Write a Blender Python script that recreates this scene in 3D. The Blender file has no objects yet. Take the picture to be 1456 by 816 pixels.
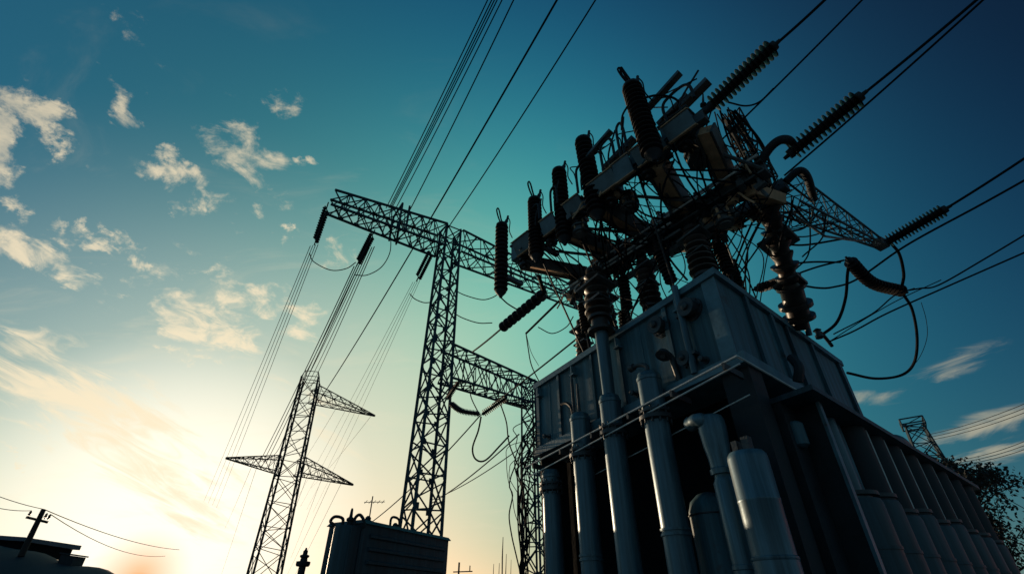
import bpy, bmesh, math, random
from mathutils import Vector, Matrix
random.seed(7)
V = Vector
scene = bpy.context.scene
COL = scene.collection

# ------------------------------------------------------------------ camera
F_PX, W_PX, H_PX = 676.0, 1456.0, 816.0
PITCH = math.radians(34.9)
EYE = V((0, 0, 1.6))
CP, SP = math.cos(PITCH), math.sin(PITCH)
cam = bpy.data.cameras.new('camera')
cam.sensor_width = 36.0
cam.lens = F_PX / W_PX * 36.0
cam.clip_start = 0.05
cam.clip_end = 5000
co = bpy.data.objects.new('camera', cam)
COL.objects.link(co)
co.location = EYE
co.rotation_euler = (math.pi / 2 + PITCH, 0, 0)
scene.camera = co
scene.view_settings.view_transform = 'Standard'
scene.view_settings.look = 'None'
scene.view_settings.exposure = 0
scene.cycles.max_bounces = 5
scene.cycles.diffuse_bounces = 3

def ray(x, y):
    u = (x - W_PX / 2) / F_PX
    v = (H_PX / 2 - y) / F_PX
    return V((u, CP - v * SP, SP + v * CP))
def PZ(x, y, z):
    r = ray(x, y); return EYE + r * ((z - EYE.z) / r.z)
def PY(x, y, Y):
    r = ray(x, y); return EYE + r * (Y / r.y)
def up_to(base, py):
    """height on the vertical through base that shows at row py"""
    best = None
    lo, hi = base.z - 6, base.z + 30
    def row(z):
        d = V((base.x, base.y, z)) - EYE
        fwd = d.y * CP + d.z * SP; upc = -d.y * SP + d.z * CP
        return H_PX / 2 - F_PX * upc / fwd
    for _ in range(50):
        mid = (lo + hi) / 2
        if row(mid) > py: lo = mid
        else: hi = mid
    return lo

SUN = ray(232, 758).normalized()
# transformer frame: a runs along the long left face, b along the right face
D1 = V((-.5017, .865, 0)); D2 = V((.763, .647, 0))
C0 = V((3.15, 6.005, 0))
UP = V((0, 0, 1))
N_L = V((-D1.y, D1.x, 0)); N_L = -N_L if N_L.dot(D2) > 0 else N_L      # outward normal of left face
N_R = V((D2.y, -D2.x, 0)); N_R = -N_R if N_R.dot(D1) > 0 else N_R
def T(a, b, z):
    return C0 + D1 * a + D2 * b + UP * z
def _solve(r, plane, val):
    det = D1.x * D2.y - D1.y * D2.x
    def ab(v): return ((v.x * D2.y - v.y * D2.x) / det, (D1.x * v.y - D1.y * v.x) / det)
    k0 = ab(EYE - C0); k = ab(r)
    return EYE + r * ((val - k0[plane]) / k[plane])
def PA(x, y, a): return _solve(ray(x, y), 0, a)
def PB(x, y, b): return _solve(ray(x, y), 1, b)

# ------------------------------------------------------------------ materials
def mat(name, col, rough=.6, metal=0., var=.35, scale=3., bump=.15, bscale=None, streak=False, rust=None, spec=.5):
    m = bpy.data.materials.new(name); m.use_nodes = True
    nt = m.node_tree; N = nt.nodes; L = nt.links
    b = N['Principled BSDF']
    b.inputs['Metallic'].default_value = metal
    b.inputs['Specular IOR Level'].default_value = spec
    tc = N.new('ShaderNodeTexCoord'); mp = N.new('ShaderNodeMapping')
    L.new(tc.outputs['Object'], mp.inputs['Vector'])
    if streak: mp.inputs['Scale'].default_value = (1, 1, .12)
    n1 = N.new('ShaderNodeTexNoise'); n1.inputs['Scale'].default_value = scale
    n1.inputs['Detail'].default_value = 8; n1.inputs['Roughness'].default_value = .65
    L.new(mp.outputs[0], n1.inputs['Vector'])
    r = N.new('ShaderNodeValToRGB')
    r.color_ramp.elements[0].position = .3; r.color_ramp.elements[1].position = .72
    r.color_ramp.elements[0].color = tuple(c * (1 - var) for c in col) + (1,)
    r.color_ramp.elements[1].color = tuple(min(1, c * (1 + var)) for c in col) + (1,)
    L.new(n1.outputs['Fac'], r.inputs['Fac'])
    out = r.outputs[0]
    if streak:
        mp2 = N.new('ShaderNodeMapping'); mp2.inputs['Scale'].default_value = (1, 1, .035)
        L.new(tc.outputs['Object'], mp2.inputs['Vector'])
        n4 = N.new('ShaderNodeTexNoise'); n4.inputs['Scale'].default_value = 9; n4.inputs['Detail'].default_value = 7; n4.inputs['Roughness'].default_value = .7
        L.new(mp2.outputs[0], n4.inputs['Vector'])
        r4 = N.new('ShaderNodeValToRGB'); r4.color_ramp.elements[0].position = .38; r4.color_ramp.elements[1].position = .66
        r4.color_ramp.elements[0].color = (.45, .42, .4, 1); r4.color_ramp.elements[1].color = (1.25, 1.25, 1.25, 1)
        L.new(n4.outputs['Fac'], r4.inputs['Fac'])
        m4 = N.new('ShaderNodeMixRGB'); m4.blend_type = 'MULTIPLY'; m4.inputs['Fac'].default_value = .8
        L.new(out, m4.inputs['Color1']); L.new(r4.outputs[0], m4.inputs['Color2']); out = m4.outputs[0]
    if rust:
        n3 = N.new('ShaderNodeTexNoise'); n3.inputs['Scale'].default_value = scale * 1.7
        n3.inputs['Detail'].default_value = 9; n3.inputs['Roughness'].default_value = .7
        L.new(tc.outputs['Object'], n3.inputs['Vector'])
        r3 = N.new('ShaderNodeValToRGB')
        r3.color_ramp.elements[0].position = rust[1]; r3.color_ramp.elements[1].position = rust[1] + .12
        L.new(n3.outputs['Fac'], r3.inputs['Fac'])
        mx = N.new('ShaderNodeMixRGB'); mx.inputs['Color2'].default_value = tuple(rust[0]) + (1,)
        L.new(r3.outputs[0], mx.inputs['Fac']); L.new(out, mx.inputs['Color1'])
        out = mx.outputs[0]
    L.new(out, b.inputs['Base Color'])
    n2 = N.new('ShaderNodeTexNoise'); n2.inputs['Scale'].default_value = bscale or scale * 6
    n2.inputs['Detail'].default_value = 6
    L.new(tc.outputs['Object'], n2.inputs['Vector'])
    bp = N.new('ShaderNodeBump'); bp.inputs['Strength'].default_value = bump; bp.inputs['Distance'].default_value = .02
    L.new(n2.outputs['Fac'], bp.inputs['Height']); L.new(bp.outputs[0], b.inputs['Normal'])
    rr = N.new('ShaderNodeMapRange'); rr.inputs['To Min'].default_value = max(.05, rough - .15); rr.inputs['To Max'].default_value = min(1, rough + .15)
    L.new(n1.outputs['Fac'], rr.inputs['Value']); L.new(rr.outputs[0], b.inputs['Roughness'])
    return m

M = {
 'tank':   mat('tank_paint', (.055, .148, .19), .5, 0, .5, 1.3, .2, 9, streak=True, rust=((.05, .034, .028), .6)),
 'trim':   mat('tank_trim_paint', (.095, .19, .235), .45, .1, .4, 2.5, .15, 14, rust=((.07, .04, .03), .62)),
 'dark':   mat('dark_steel', (.014, .02, .026), .7, 0, .4, 3, .2),
 'void':   mat('shadowed_steel', (.006, .008, .011), .9, 0, .4, 2, .2, spec=.1),  # near-black colour paints in the shade of the recess
 'column': mat('galvanised_column', (.10, .195, .25), .4, .25, .4, 2.2, .1, 12, streak=True, rust=((.05, .045, .04), .66)),
 'flange': mat('flange_steel', (.05, .06, .068), .5, .3, .4, 5, .2),
 'rod':    mat('rod_glint_pale', (.6, .62, .6), .4, .1, .25, 6, .1),  # pale base colour stands in for sunset reflected off the rods
 'frame':  mat('frame_steel', (.085, .095, .1), .45, .2, .6, 3.5, .25, 12, rust=((.11, .055, .03), .56)),
 'arm':    mat('crossarm_sunwarm_rust', (.5, .3, .17), .6, .1, .5, 2.5, .25, 12, rust=((.10, .05, .03), .6)),  # warm base colour stands in for low sunlight; darker patches are rust
 'box':    mat('terminal_box_paint', (.085, .14, .165), .5, .15, .4, 3, .2, 12, rust=((.06, .035, .025), .6)),
 'rubber': mat('silicone_rubber', (.010, .006, .008), .6, 0, .3, 5, .1, spec=.35),
 'red':    mat('red_porcelain', (.045, .014, .014), .4, 0, .3, 5, .1),
 'porc':   mat('brown_porcelain', (.035, .024, .02), .4, 0, .4, 4, .1),
 'wire':   mat('weathered_conductor', (.008, .011, .016), .9, 0, .3, 8, .1, spec=.12),
 'cable':  mat('black_cable', (.006, .008, .013), .85, 0, .3, 8, .1, spec=.15),
 'lattice':mat('lattice_steel', (.03, .06, .08), .75, 0, .4, 1.5, .15, spec=.25),
 'pylon':  mat('pylon_steel_hazed', (.06, .05, .05), .85, 0, .4, .5, .15, spec=.2),  # brownish lift in the colour stands in for haze near the sun
 'small':  mat('small_transformer_paint', (.03, .07, .092), .55, 0, .4, 2, .1, 12, streak=True),
 'wood':   mat('creosoted_wood', (.03, .022, .018), .9, 0, .4, 4, .4),
 'roof':   mat('shed_roof', (.10, .12, .15), .7, 0, .3, .6, .2),
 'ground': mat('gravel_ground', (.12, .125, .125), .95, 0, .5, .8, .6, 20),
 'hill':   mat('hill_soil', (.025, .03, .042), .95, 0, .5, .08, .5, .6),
 'bark':   mat('tree_bark', (.02, .018, .017), .95, 0, .4, 3, .5),
 'leaf':   mat('tree_leaf', (.02, .024, .022), .8, 0, .5, .6, .1),
}

# ------------------------------------------------------------------ mesh builder
class MB:
    def __init__(s): s.v = []; s.f = []
    def frame(s, d):
        d = d.normalized()
        h = UP if abs(d.z) < .92 else V((1, 0, 0))
        x = d.cross(h).normalized(); y = x.cross(d).normalized()
        return d, x, y
    def tube(s, pts, r, n=6, caps=True):
        pts = [V(p) for p in pts]
        k = len(pts); base = len(s.v)
        rs = r if isinstance(r, (list, tuple)) else [r] * k
        x = None
        for i, p in enumerate(pts):
            d = (pts[min(i + 1, k - 1)] - pts[max(i - 1, 0)])
            if d.length < 1e-9: d = UP.copy()
            d.normalize()
            if x is None: _, x, y = s.frame(d)
            else:
                x = (x - d * x.dot(d))
                if x.length < 1e-6: _, x, y = s.frame(d)
                x.normalize(); y = x.cross(d)
            for j in range(n):
                t = 2 * math.pi * (j + .5) / n
                s.v.append(p + (x * math.cos(t) + y * math.sin(t)) * rs[i])
        for i in range(k - 1):
            for j in range(n):
                a = base + i * n + j; b = base + i * n + (j + 1) % n
                s.f.append((a, b, b + n, a + n))
        if caps:
            s.f.append(tuple(base + j for j in range(n))[::-1])
            s.f.append(tuple(base + (k - 1) * n + j for j in range(n)))
        return s
    def bar(s, p, q, r, n=4): return s.tube([p, q], r, n)
    def lathe(s, p, q, prof, n=20):
        """prof: list of (t along p->q in metres, radius)"""
        p = V(p); d = (V(q) - p).normalized()
        pts = []
        _, x, y = s.frame(d)
        base = len(s.v)
        for (t, r) in prof:
            for j in range(n):
                an = 2 * math.pi * j / n
                s.v.append(p + d * t + (x * math.cos(an) + y * math.sin(an)) * max(r, .001))
        k = len(prof)
        for i in range(k - 1):
            for j in range(n):
                a = base + i * n + j; b = base + i * n + (j + 1) % n
                s.f.append((a, b, b + n, a + n))
        s.f.append(tuple(base + j for j in range(n))[::-1])
        s.f.append(tuple(base + (k - 1) * n + j for j in range(n)))
        return s
    def hexa(s, c):
        """8 corners: bottom 4 then top 4, same winding"""
        b = len(s.v); s.v += [V(p) for p in c]
        s.f += [(b, b + 3, b + 2, b + 1), (b + 4, b + 5, b + 6, b + 7)]
        for i in range(4):
            j = (i + 1) % 4
            s.f.append((b + i, b + j, b + 4 + j, b + 4 + i))
        return s
    def obox(s, c, ax, ay, az, sx, sy, sz):
        c = V(c); ax, ay, az = ax.normalized() * sx / 2, ay.normalized() * sy / 2, az.normalized() * sz / 2
        return s.hexa([c - ax - ay - az, c + ax - ay - az, c + ax + ay - az, c - ax + ay - az,
                       c - ax - ay + az, c + ax - ay + az, c + ax + ay + az, c - ax + ay + az])
    def abox(s, a0, a1, b0, b1, z0, z1):
        return s.hexa([T(a0, b0, z0), T(a1, b0, z0), T(a1, b1, z0), T(a0, b1, z0),
                       T(a0, b0, z1), T(a1, b0, z1), T(a1, b1, z1), T(a0, b1, z1)])
    def beam(s, p, q, w, h):
        p, q = V(p), V(q); d = q - p
        side = d.cross(UP).normalized(); up = side.cross(d).normalized()
        return s.obox((p + q) / 2, d, side, up, d.length, w, h)
    def torus(s, c, axis, R, r, n=20, m=6, arc=1.0, start=0):
        _, x, y = s.frame(axis)
        k = int(n * arc) + 1
        pts = [V(c) + (x * math.cos(start + 2 * math.pi * arc * i / (k - 1)) + y * math.sin(start + 2 * math.pi * arc * i / (k - 1))) * R for i in range(k)]
        return s.tube(pts, r, m)
    def ribs(s, pts, r0, r1, n, seg=14, thick=.35):
        """sheds strung along a polyline"""
        P = resample(pts, n + 1)
        for i in range(n):
            p, q = P[i], P[i + 1]; L = (q - p).length
            s.lathe(p, q, [(0, r0), (L * .38, r0), (L * (.66 - thick / 2), r1 * .97), (L * (.64 + thick * .15), r1), (L * .78, r0 * 1.1), (L, r0)], seg)
        return s

def resample(pts, n):
    pts = [V(p) for p in pts]
    acc = [0]
    for i in range(1, len(pts)): acc.append(acc[-1] + (pts[i] - pts[i - 1]).length)
    out = []; k = 0
    for i in range(n):
        t = acc[-1] * i / (n - 1)
        while k < len(pts) - 2 and acc[k + 1] < t: k += 1
        seg = acc[k + 1] - acc[k]
        out.append(pts[k].lerp(pts[k + 1], (t - acc[k]) / seg if seg > 1e-9 else 0))
    return out

def spline(pts, n=8):
    """Catmull-Rom through points"""
    pts = [V(p) for p in pts]
    if len(pts) < 3: return pts
    P = [pts[0] * 2 - pts[1]] + pts + [pts[-1] * 2 - pts[-2]]
    out = []
    for i in range(1, len(P) - 2):
        p0, p1, p2, p3 = P[i - 1], P[i], P[i + 1], P[i + 2]
        for j in range(n):
            t = j / n
            out.append(.5 * ((2 * p1) + (p2 - p0) * t + (2 * p0 - 5 * p1 + 4 * p2 - p3) * t * t + (3 * p1 - p0 - 3 * p2 + p3) * t ** 3))
    out.append(pts[-1])
    return out

def sag(p, q, s, n=14):
    p, q = V(p), V(q)
    return [p.lerp(q, i / n) - UP * (s * 4 * (i / n) * (1 - i / n)) for i in range(n + 1)]

ROOT = {}
def obj(name, mb, m, parent=None, label=None, smooth=True):
    me = bpy.data.meshes.new(name)
    if parent is not None:
        org = ROOT[parent]
    else:
        org = V(mb.v[0])
    me.from_pydata([tuple(v - org) for v in mb.v], [], mb.f)
    me.materials.append(M[m] if isinstance(m, str) else m)
    bm = bmesh.new(); bm.from_mesh(me); bmesh.ops.recalc_face_normals(bm, faces=bm.faces); bm.to_mesh(me); bm.free()
    if smooth:
        for p in me.polygons: p.use_smooth = True
        me.set_sharp_from_angle(angle=math.radians(38))
    o = bpy.data.objects.new(name, me); COL.objects.link(o)
    ROOT[o] = org
    if parent is not None: o.parent = parent
    else: o.location = org
    if label: o['label'] = label
    return o
def tag(o, label, cat, group=None, kind=None):
    o['label'] = label; o['category'] = cat
    if group: o['group'] = group
    if kind: o['kind'] = kind
    return o
def thing(name, label, cat, loc, group=None):
    o = bpy.data.objects.new(name, None); COL.objects.link(o)
    o.empty_display_size = .2
    o.location = loc; ROOT[o] = V(loc)
    return tag(o, label, cat, group)
def struct(name, mb, m, smooth=True):
    o = obj(name, mb, m, None, None, smooth); o['kind'] = 'structure'; return o
def wire(name, pts, r, label, cat, group=None, m='wire', n=5):
    mb = MB(); mb.tube(pts, r, n)
    return tag(obj(name, mb, m), label, cat, group)

# ------------------------------------------------------------------ ground, hill
def ground():
    mb = MB(); R = 2500.
    xs = [-R, -400, -120, -40, -15, 0, 15, 40, 120, 400, R]
    for y in xs:
        for x in xs: mb.v.append(V((x, y, 0)))
    k = len(xs)
    for i in range(k - 1):
        for j in range(k - 1):
            mb.f.append((i * k + j, i * k + j + 1, (i + 1) * k + j + 1, (i + 1) * k + j))
    struct('ground', mb, 'ground')
ground()

def hill():
    prof = [(-90, 8.0), (-60, 7.2), (-42, 6.55), (-38, 6.3), (-36.3, 6.0), (-34, 5.45), (-32, 5.05), (-30, 4.7), (-28.5, 4.3), (-26.6, 3.75), (-25, 2.9), (-22, 1.5), (-18, -.1)]
    def h(x):
        if x <= prof[0][0]: return prof[0][1]
        for (x0, h0), (x1, h1) in zip(prof, prof[1:]):
            if x <= x1: return h0 + (h1 - h0) * (x - x0) / (x1 - x0)
        return -.2
    mb = MB(); nx, ny = 90, 40
    for j in range(ny + 1):
        y = 22 + 40 * j / ny
        for i in range(nx + 1):
            x = -95 + 78 * i / nx
            e = math.exp(-((y - 40) / 9.) ** 2)
            mb.v.append(V((x, y, h(x) * e + .12 * math.sin(x * 1.3 + y * .7) * e - .15)))
    for j in range(ny):
        for i in range(nx):
            a = j * (nx + 1) + i
            mb.f.append((a, a + 1, a + nx + 2, a + nx + 1))
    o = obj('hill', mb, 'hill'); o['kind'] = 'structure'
hill()

# ------------------------------------------------------------------ things on the hill
def shed():
    z0 = 6.0
    p = PY(-60, 765, 41); q = PY(34, 768, 41)
    t = thing('shed', 'low dark shed with pale roof edge at the far left on the hill', 'shed', V(((p.x + q.x) / 2, 43, 5.6)))
    mb = MB(); zt = up_to(q, 770)
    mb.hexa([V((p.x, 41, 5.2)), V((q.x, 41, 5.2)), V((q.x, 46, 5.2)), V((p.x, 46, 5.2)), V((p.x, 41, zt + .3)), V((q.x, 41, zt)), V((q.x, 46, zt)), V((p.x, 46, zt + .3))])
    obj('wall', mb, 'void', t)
    mb = MB()
    mb.hexa([V((p.x - .3, 40.6, zt + .31)), V((q.x + .3, 40.6, zt + .01)), V((q.x + .3, 46.4, zt + .01)), V((p.x - .3, 46.4, zt + .31)),
             V((p.x - .3, 40.6, zt + .62)), V((q.x + .3, 40.6, zt + .28)), V((q.x + .3, 46.4, zt + .35)), V((p.x - .3, 46.4, zt + .7))])
    obj('roof', mb, 'roof', t)
    # little hut lower down the slope
    c = PY(104, 792, 40)
    t = thing('hut', 'tiny dark hut on the slope between the pole and the sun', 'hut', V((c.x, 40, c.z - .8)))
    mb = MB(); mb.obox(V((c.x, 40, c.z - .35)), V((1, 0, -.12)), V((0, 1, 0)), UP, 1.05, 1.1, .9)
    obj('wall', mb, 'dark', t)
    mb = MB(); mb.obox(V((c.x, 40, c.z + .16)), V((1, 0, -.12)), V((0, 1, 0)), UP, 1.25, 1.3, .09)
    obj('roof', mb, 'dark', t)
shed()

def utility_pole():
    top = PY(61, 726, 38); base = V((top.x + .1, 38, 5.2))
    t = thing('utility_pole', 'short wooden utility pole with crossarm at left on the hill', 'utility pole', base)
    mb = MB(); mb.tube([base, top + UP * .1], [.2, .15], 10); obj('pole', mb, 'wood', t)
    mb = MB(); mb.beam(top + V((-.95, 0, -.42)), top + V((.75, 0, -.75)), .12, .16); obj('crossarm', mb, 'wood', t)
    ends = []
    for dx, dz in ((-.85, -.38), (.4, -.55), (.68, -.62)):
        p = top + V((dx, 0, dz)); mb = MB()
        mb.lathe(p, p + UP, [(0, .03), (.1, .03), (.12, .1), (.2, .1), (.22, .06), (.3, .09), (.36, .05), (.42, .02)], 10)
        obj('insulator', mb, 'porc', t); ends.append(p + UP * .4)
    g = 'thin lines on the utility pole'
    wire('power_line', sag(PY(-30, 694, 30), top + UP * .12, .1) , .022, 'thin line rising from the pole top to the left edge', 'power line', g)
    wire('power_line', sag(top + UP * .12, PY(255, 781, 80), .5), .03, 'thin line from the pole top sinking into the sun glow', 'power line', g)
    wire('power_line', sag(PY(-30, 714, 30), ends[0], .15), .022, 'lower thin line from the left edge to the pole crossarm', 'power line', g)
    wire('power_line', sag(ends[2], PY(235, 790, 80), .9), .026, 'lower thin line from the pole crossarm toward the sun', 'power line', g)
utility_pole()

# ------------------------------------------------------------------ lattice work
def lattice(mb, A, B, bays, rl, rb, cross=True, gusset=0., diaphragm=True):
    """A, B: lists of 4 corners at both ends"""
    k = len(A)
    for i in range(k): mb.bar(A[i], B[i], rl, 4)
    rj = random.Random(bays * 31 + int(abs(A[0].x) * 100))
    def pt(i, t): return A[i].lerp(B[i], min(1, max(0, t + rj.uniform(-.22, .22) / bays)))
    if gusset:
        for s in range(1, bays):
            for i in range(k):
                c = A[i].lerp(B[i], s / bays); e = (A[(i + 1) % k] - A[i]).normalized(); ax = (B[i] - A[i]).normalized()
                mb.obox(c + e * gusset * .5, ax, e, ax.cross(e), gusset * 1.4, gusset * 1.1, .025)
    for s in range(bays):
        t0, t1 = s / bays, (s + 1) / bays
        for i in range(k):
            j = (i + 1) % k
            if cross or s % 2 == 0: mb.bar(pt(i, t0), pt(j, t1), rb, 4)
            if cross or s % 2: mb.bar(pt(j, t0), pt(i, t1), rb, 4)
            if diaphragm: mb.bar(pt(i, t1), pt(j, t1), rb, 4)
    return mb

def square(c, w, x=V((1, 0, 0)), y=V((0, 1, 0))):
    h = w / 2
    return [c - x * h - y * h, c + x * h - y * h, c + x * h + y * h, c - x * h + y * h]

GANTRY = {}
def gantry():
    Y = 25
    top = PY(637, 328, Y)
    base = V((top.x + .1, Y, 0))
    zt = top.z
    t = thing('lattice_gantry', 'tall dark lattice mast with long crossarm and lower beam', 'lattice tower', base)
    z1 = 22.0
    zA = 22.85
    L0 = PZ(470, 287, zA); Mc = PZ(639, 346, zA); R0 = PZ(842, 434, zA)
    ax = (R0 - L0); ax.z = 0; ax.normalize(); ay = V((-ax.y, ax.x, 0))
    wb, wt = 1.62, 1.05
    cb = V((Mc.x - .05, Mc.y, 0)); ct = V((Mc.x, Mc.y, zt + .15))
    mb = MB(); lattice(mb, square(cb, wb, ax, ay), square(ct, wt, ax, ay), 16, .1, .045, gusset=.2)
    obj('mast', mb, 'lattice', t)
    # horizontal frames of the mast
    h = .95
    GANTRY.update(ax=ax, ay=ay, L=L0, M=Mc, R=R0, z=zA, h=h)
    def rect(c, w, hh): return [c - ay * w - UP * hh, c + ay * w - UP * hh, c + ay * w + UP * hh, c - ay * w + UP * hh]
    mb = MB(); lattice(mb, rect(L0, .5, .62), rect(Mc - ax * .6, .75, h), 8, .085, .04, gusset=.18)
    obj('crossarm', mb, 'lattice', t, label='long left half of the crossarm')
    mb = MB(); lattice(mb, rect(R0, .45, .55), rect(Mc + ax * .6, .75, h), 9, .08, .04, gusset=.16)
    obj('crossarm', mb, 'lattice', t, label='right half of the crossarm running behind the dark insulators')
    # stub upright where the line bundle crosses the arm
    c = L0.lerp(Mc, .52); mb = MB()
    for s in (-1, 1):
        mb.bar(c + ay * .78 * s - UP * .85, c + ay * .78 * s + UP * 1.3, .08)
        mb.bar(c + ay * .78 * s + ax * .5 - UP * .85, c + ay * .78 * s + ax * .5 + UP * 1.3, .08)
    mb.bar(c - ay * .8 + UP * 1.28, c + ay * .8 + UP * 1.28, .08); mb.bar(c - ay * .8 - UP * .9, c + ay * .8 + ax * .5 - UP * .9, .08)
    obj('line_saddle', mb, 'lattice', t)
    # lower beam
    zB = 13.9
    l0 = PZ(640, 509, zB); r0 = PZ(759, 563, zB)
    bx = (r0 - l0); bx.z = 0; bx.normalize(); by = V((-bx.y, bx.x, 0))
    def rect2(c, w, hh): return [c - by * w - UP * hh, c + by * w - UP * hh, c + by * w + UP * hh, c - by * w + UP * hh]
    m0 = V((Mc.x, Mc.y, zB)) + ax * .55
    mb = MB(); lattice(mb, rect2(m0, .6, 1.05), rect2(r0, .6, .75), 8, .075, .036, gusset=.16)
    obj('lower_beam', mb, 'lattice', t)
    GANTRY.update(l0=m0, r0=r0, bx=bx)
    mb = MB(); lattice(mb, square(V((r0.x, r0.y, 0)), 1.3, bx, by), square(r0 + UP * .85, 1.15, bx, by), 12, .085, .04)
    obj('post', mb, 'lattice', t)
gantry()

def pylon_left():
    top = PY(442, 540, 60); base = V((PY(374, 816, 60).x + .3, 60, 0))
    t = thing('transmission_pylon', 'slender far pylon with two pointed crossarms before the sun glow', 'pylon', base)
    x, y = V((.97, .24, 0)), V((-.24, .97, 0))
    ctop = V((top.x, 60, top.z))
    mb = MB(); A = square(base, 3.1, x, y); B = square(ctop, 2.1, x, y)
    lattice(mb, A, B, 11, .13, .05)
    obj('mast', mb, 'pylon', t)
    mb = MB()
    for i in range(4): mb.bar(B[i], ctop + (B[i] - ctop) * .8 + UP * .9, .05)
    for i in range(4): mb.bar(ctop + (B[i] - ctop) * .8 + UP * .9, ctop + (B[(i + 1) % 4] - ctop) * .8 + UP * .9, .05)
    obj('peak', mb, 'pylon', t)
    def arm(tip, root, h, w, lab):
        mb = MB(); d = (root - tip); d.z = 0; d.normalize(); s = V((-d.y, d.x, 0))
        q = [root - s * w - UP * h, root + s * w - UP * h, root + s * w + UP * h, root - s * w + UP * h]
        e = [tip + (p - root) * .06 for p in q]
        lattice(mb, e, q, 6, .075, .035)
        obj('crossarm', mb, 'pylon', t, label=lab)
    zl = PY(412, 662, 60).z
    cl = V((PY(412, 662, 60).x, 60, zl))
    arm(PZ(321, 651, zl + .4), cl - x * 1.1, .9, 1.1, 'lower left crossarm')
    arm(PZ(502, 689, zl - .9), cl + x * 1.1, .9, 1.1, 'lower right crossarm')
    zu = PY(436, 560, 60).z
    cu = V((PY(436, 560, 60).x, 60, zu))
    arm(PZ(533, 591, zu - .3), cu + x * .95, .95, 1.1, 'upper right crossarm')
    return cl, cu, x
PCL, PCU, PX = pylon_left()

def pylon_right():
    top = PY(1300, 607, 50); base = V((top.x + .4, 50, 0))
    t = thing('transmission_pylon', 'short far lattice pylon at right above the tree', 'pylon', base)
    x, y = V((.8, -.6, 0)), V((.6, .8, 0))
    ct = V((top.x, 50, top.z))
    mb = MB(); lattice(mb, square(base, 4.2, x, y), square(ct, 1.5, x, y), 11, .12, .055)
    obj('mast', mb, 'lattice', t)
    mb = MB()
    a = square(ct, 2.0, x, y)
    b = square(ct + UP * .75, 2.0, x, y)
    for i in range(4):
        mb.bar(a[i], a[(i + 1) % 4], .08); mb.bar(b[i], b[(i + 1) % 4], .08); mb.bar(a[i], b[i], .08); mb.bar(a[i], b[(i + 1) % 4], .05)
    obj('head', mb, 'lattice', t)
    g = 'thin lines off the right pylon'
    for i in range(3):
        wire('power_line', sag(PY(1318, 618 + i * 4, 50), PY(1500, 555 + i * 7, 30), .3), .024, 'thin line of the upper triple from right pylon to right edge', 'power line', g)
        wire('power_line', sag(PY(1356, 655 + i * 3, 48), PY(1500, 608 + i * 7, 30), .3), .022, 'thin line of the lower triple at the right edge', 'power line', g + ' lower')
    for i, (x0, y0, x1, y1) in enumerate([(1318, 622, 1362, 668), (1322, 640, 1480, 735), (1318, 630, 1400, 690)]):
        wire('power_line', sag(PY(x0, y0, 50), PY(x1, y1, 46), .3), .035, ['steep line from right pylon to the insulator pair beside it', 'thin line from right pylon sinking past the tree', 'line from right pylon down to the tree top'][i], 'power line')
    p, q = PY(1352, 655, 48), PY(1364, 672, 47); mb = MB(); mb.ribs([p, q], .06, .17, 8, 8)
    t2 = thing('strain_insulator', 'tiny insulator string beside the far right pylon', 'insulator', p)
    obj('shed_stack', mb, 'rubber', t2)
    mb = MB(); mb.bar(p, p + (p - q).normalized() * .35, .05, 6); mb.bar(q, q + (q - p).normalized() * .35, .05, 6); obj('end_fitting', mb, 'dark', t2)
pylon_right()

# ------------------------------------------------------------------ tree, far right
def tree():
    base = PY(1388, 816, 44); base.z = 0; base = V((base.x + .6, base.y, 0))
    t = thing('tree', 'dark broadleaf tree behind the transformer at the right edge', 'tree', base)
    rnd = random.Random(3)
    mb = MB(); lf = MB()
    tips = []
    def grow(p, d, L, r, depth):
        q = p + d * L
        mid = p.lerp(q, .5) + V((rnd.uniform(-1, 1), rnd.uniform(-1, 1), 0)) * L * .06
        mb.tube([p, mid, q], [r, r * .82, r * .66], 6, False)
        if depth >= 2: tips.append((q, depth)); tips.append((mid, depth))
        if depth == 5: return
        for _ in range(3 if depth < 4 else 2):
            nd = (d + V((rnd.uniform(-1, 1), rnd.uniform(-1, 1), rnd.uniform(-.25, .75))) * .85).normalized()
            grow(q, nd, L * rnd.uniform(.62, .85), r * .6, depth + 1)
    grow(base, V((-.05, 0, 1)), 4.5, .32, 0)
    for a in range(5): grow(base + UP * (2.7 + .3 * a), V((math.cos(a * 1.3 + 2.5), math.sin(a * 1.3 + 2.5), .55)).normalized(), 2.6, .14, 2)
    obj('trunk', mb, 'bark', t)
    for q, dp in tips:
        for _ in range(19):
            c = q + V((rnd.gauss(0, .42), rnd.gauss(0, .42), rnd.gauss(0, .38)))
            s = rnd.uniform(.1, .23)
            u = V((rnd.uniform(-1, 1), rnd.uniform(-1, 1), rnd.uniform(-1, 1))).normalized()
            w = u.cross(V((rnd.uniform(-1, 1), rnd.uniform(-1, 1), rnd.uniform(-1, 1)))).normalized()
            b = len(lf.v)
            lf.v += [c - u * s, c + w * s * .5, c + u * s, c - w * s * .5]; lf.f.append((b, b + 1, b + 2, b + 3))
    obj('crown', lf, 'leaf', t, smooth=False)
tree()

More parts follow.
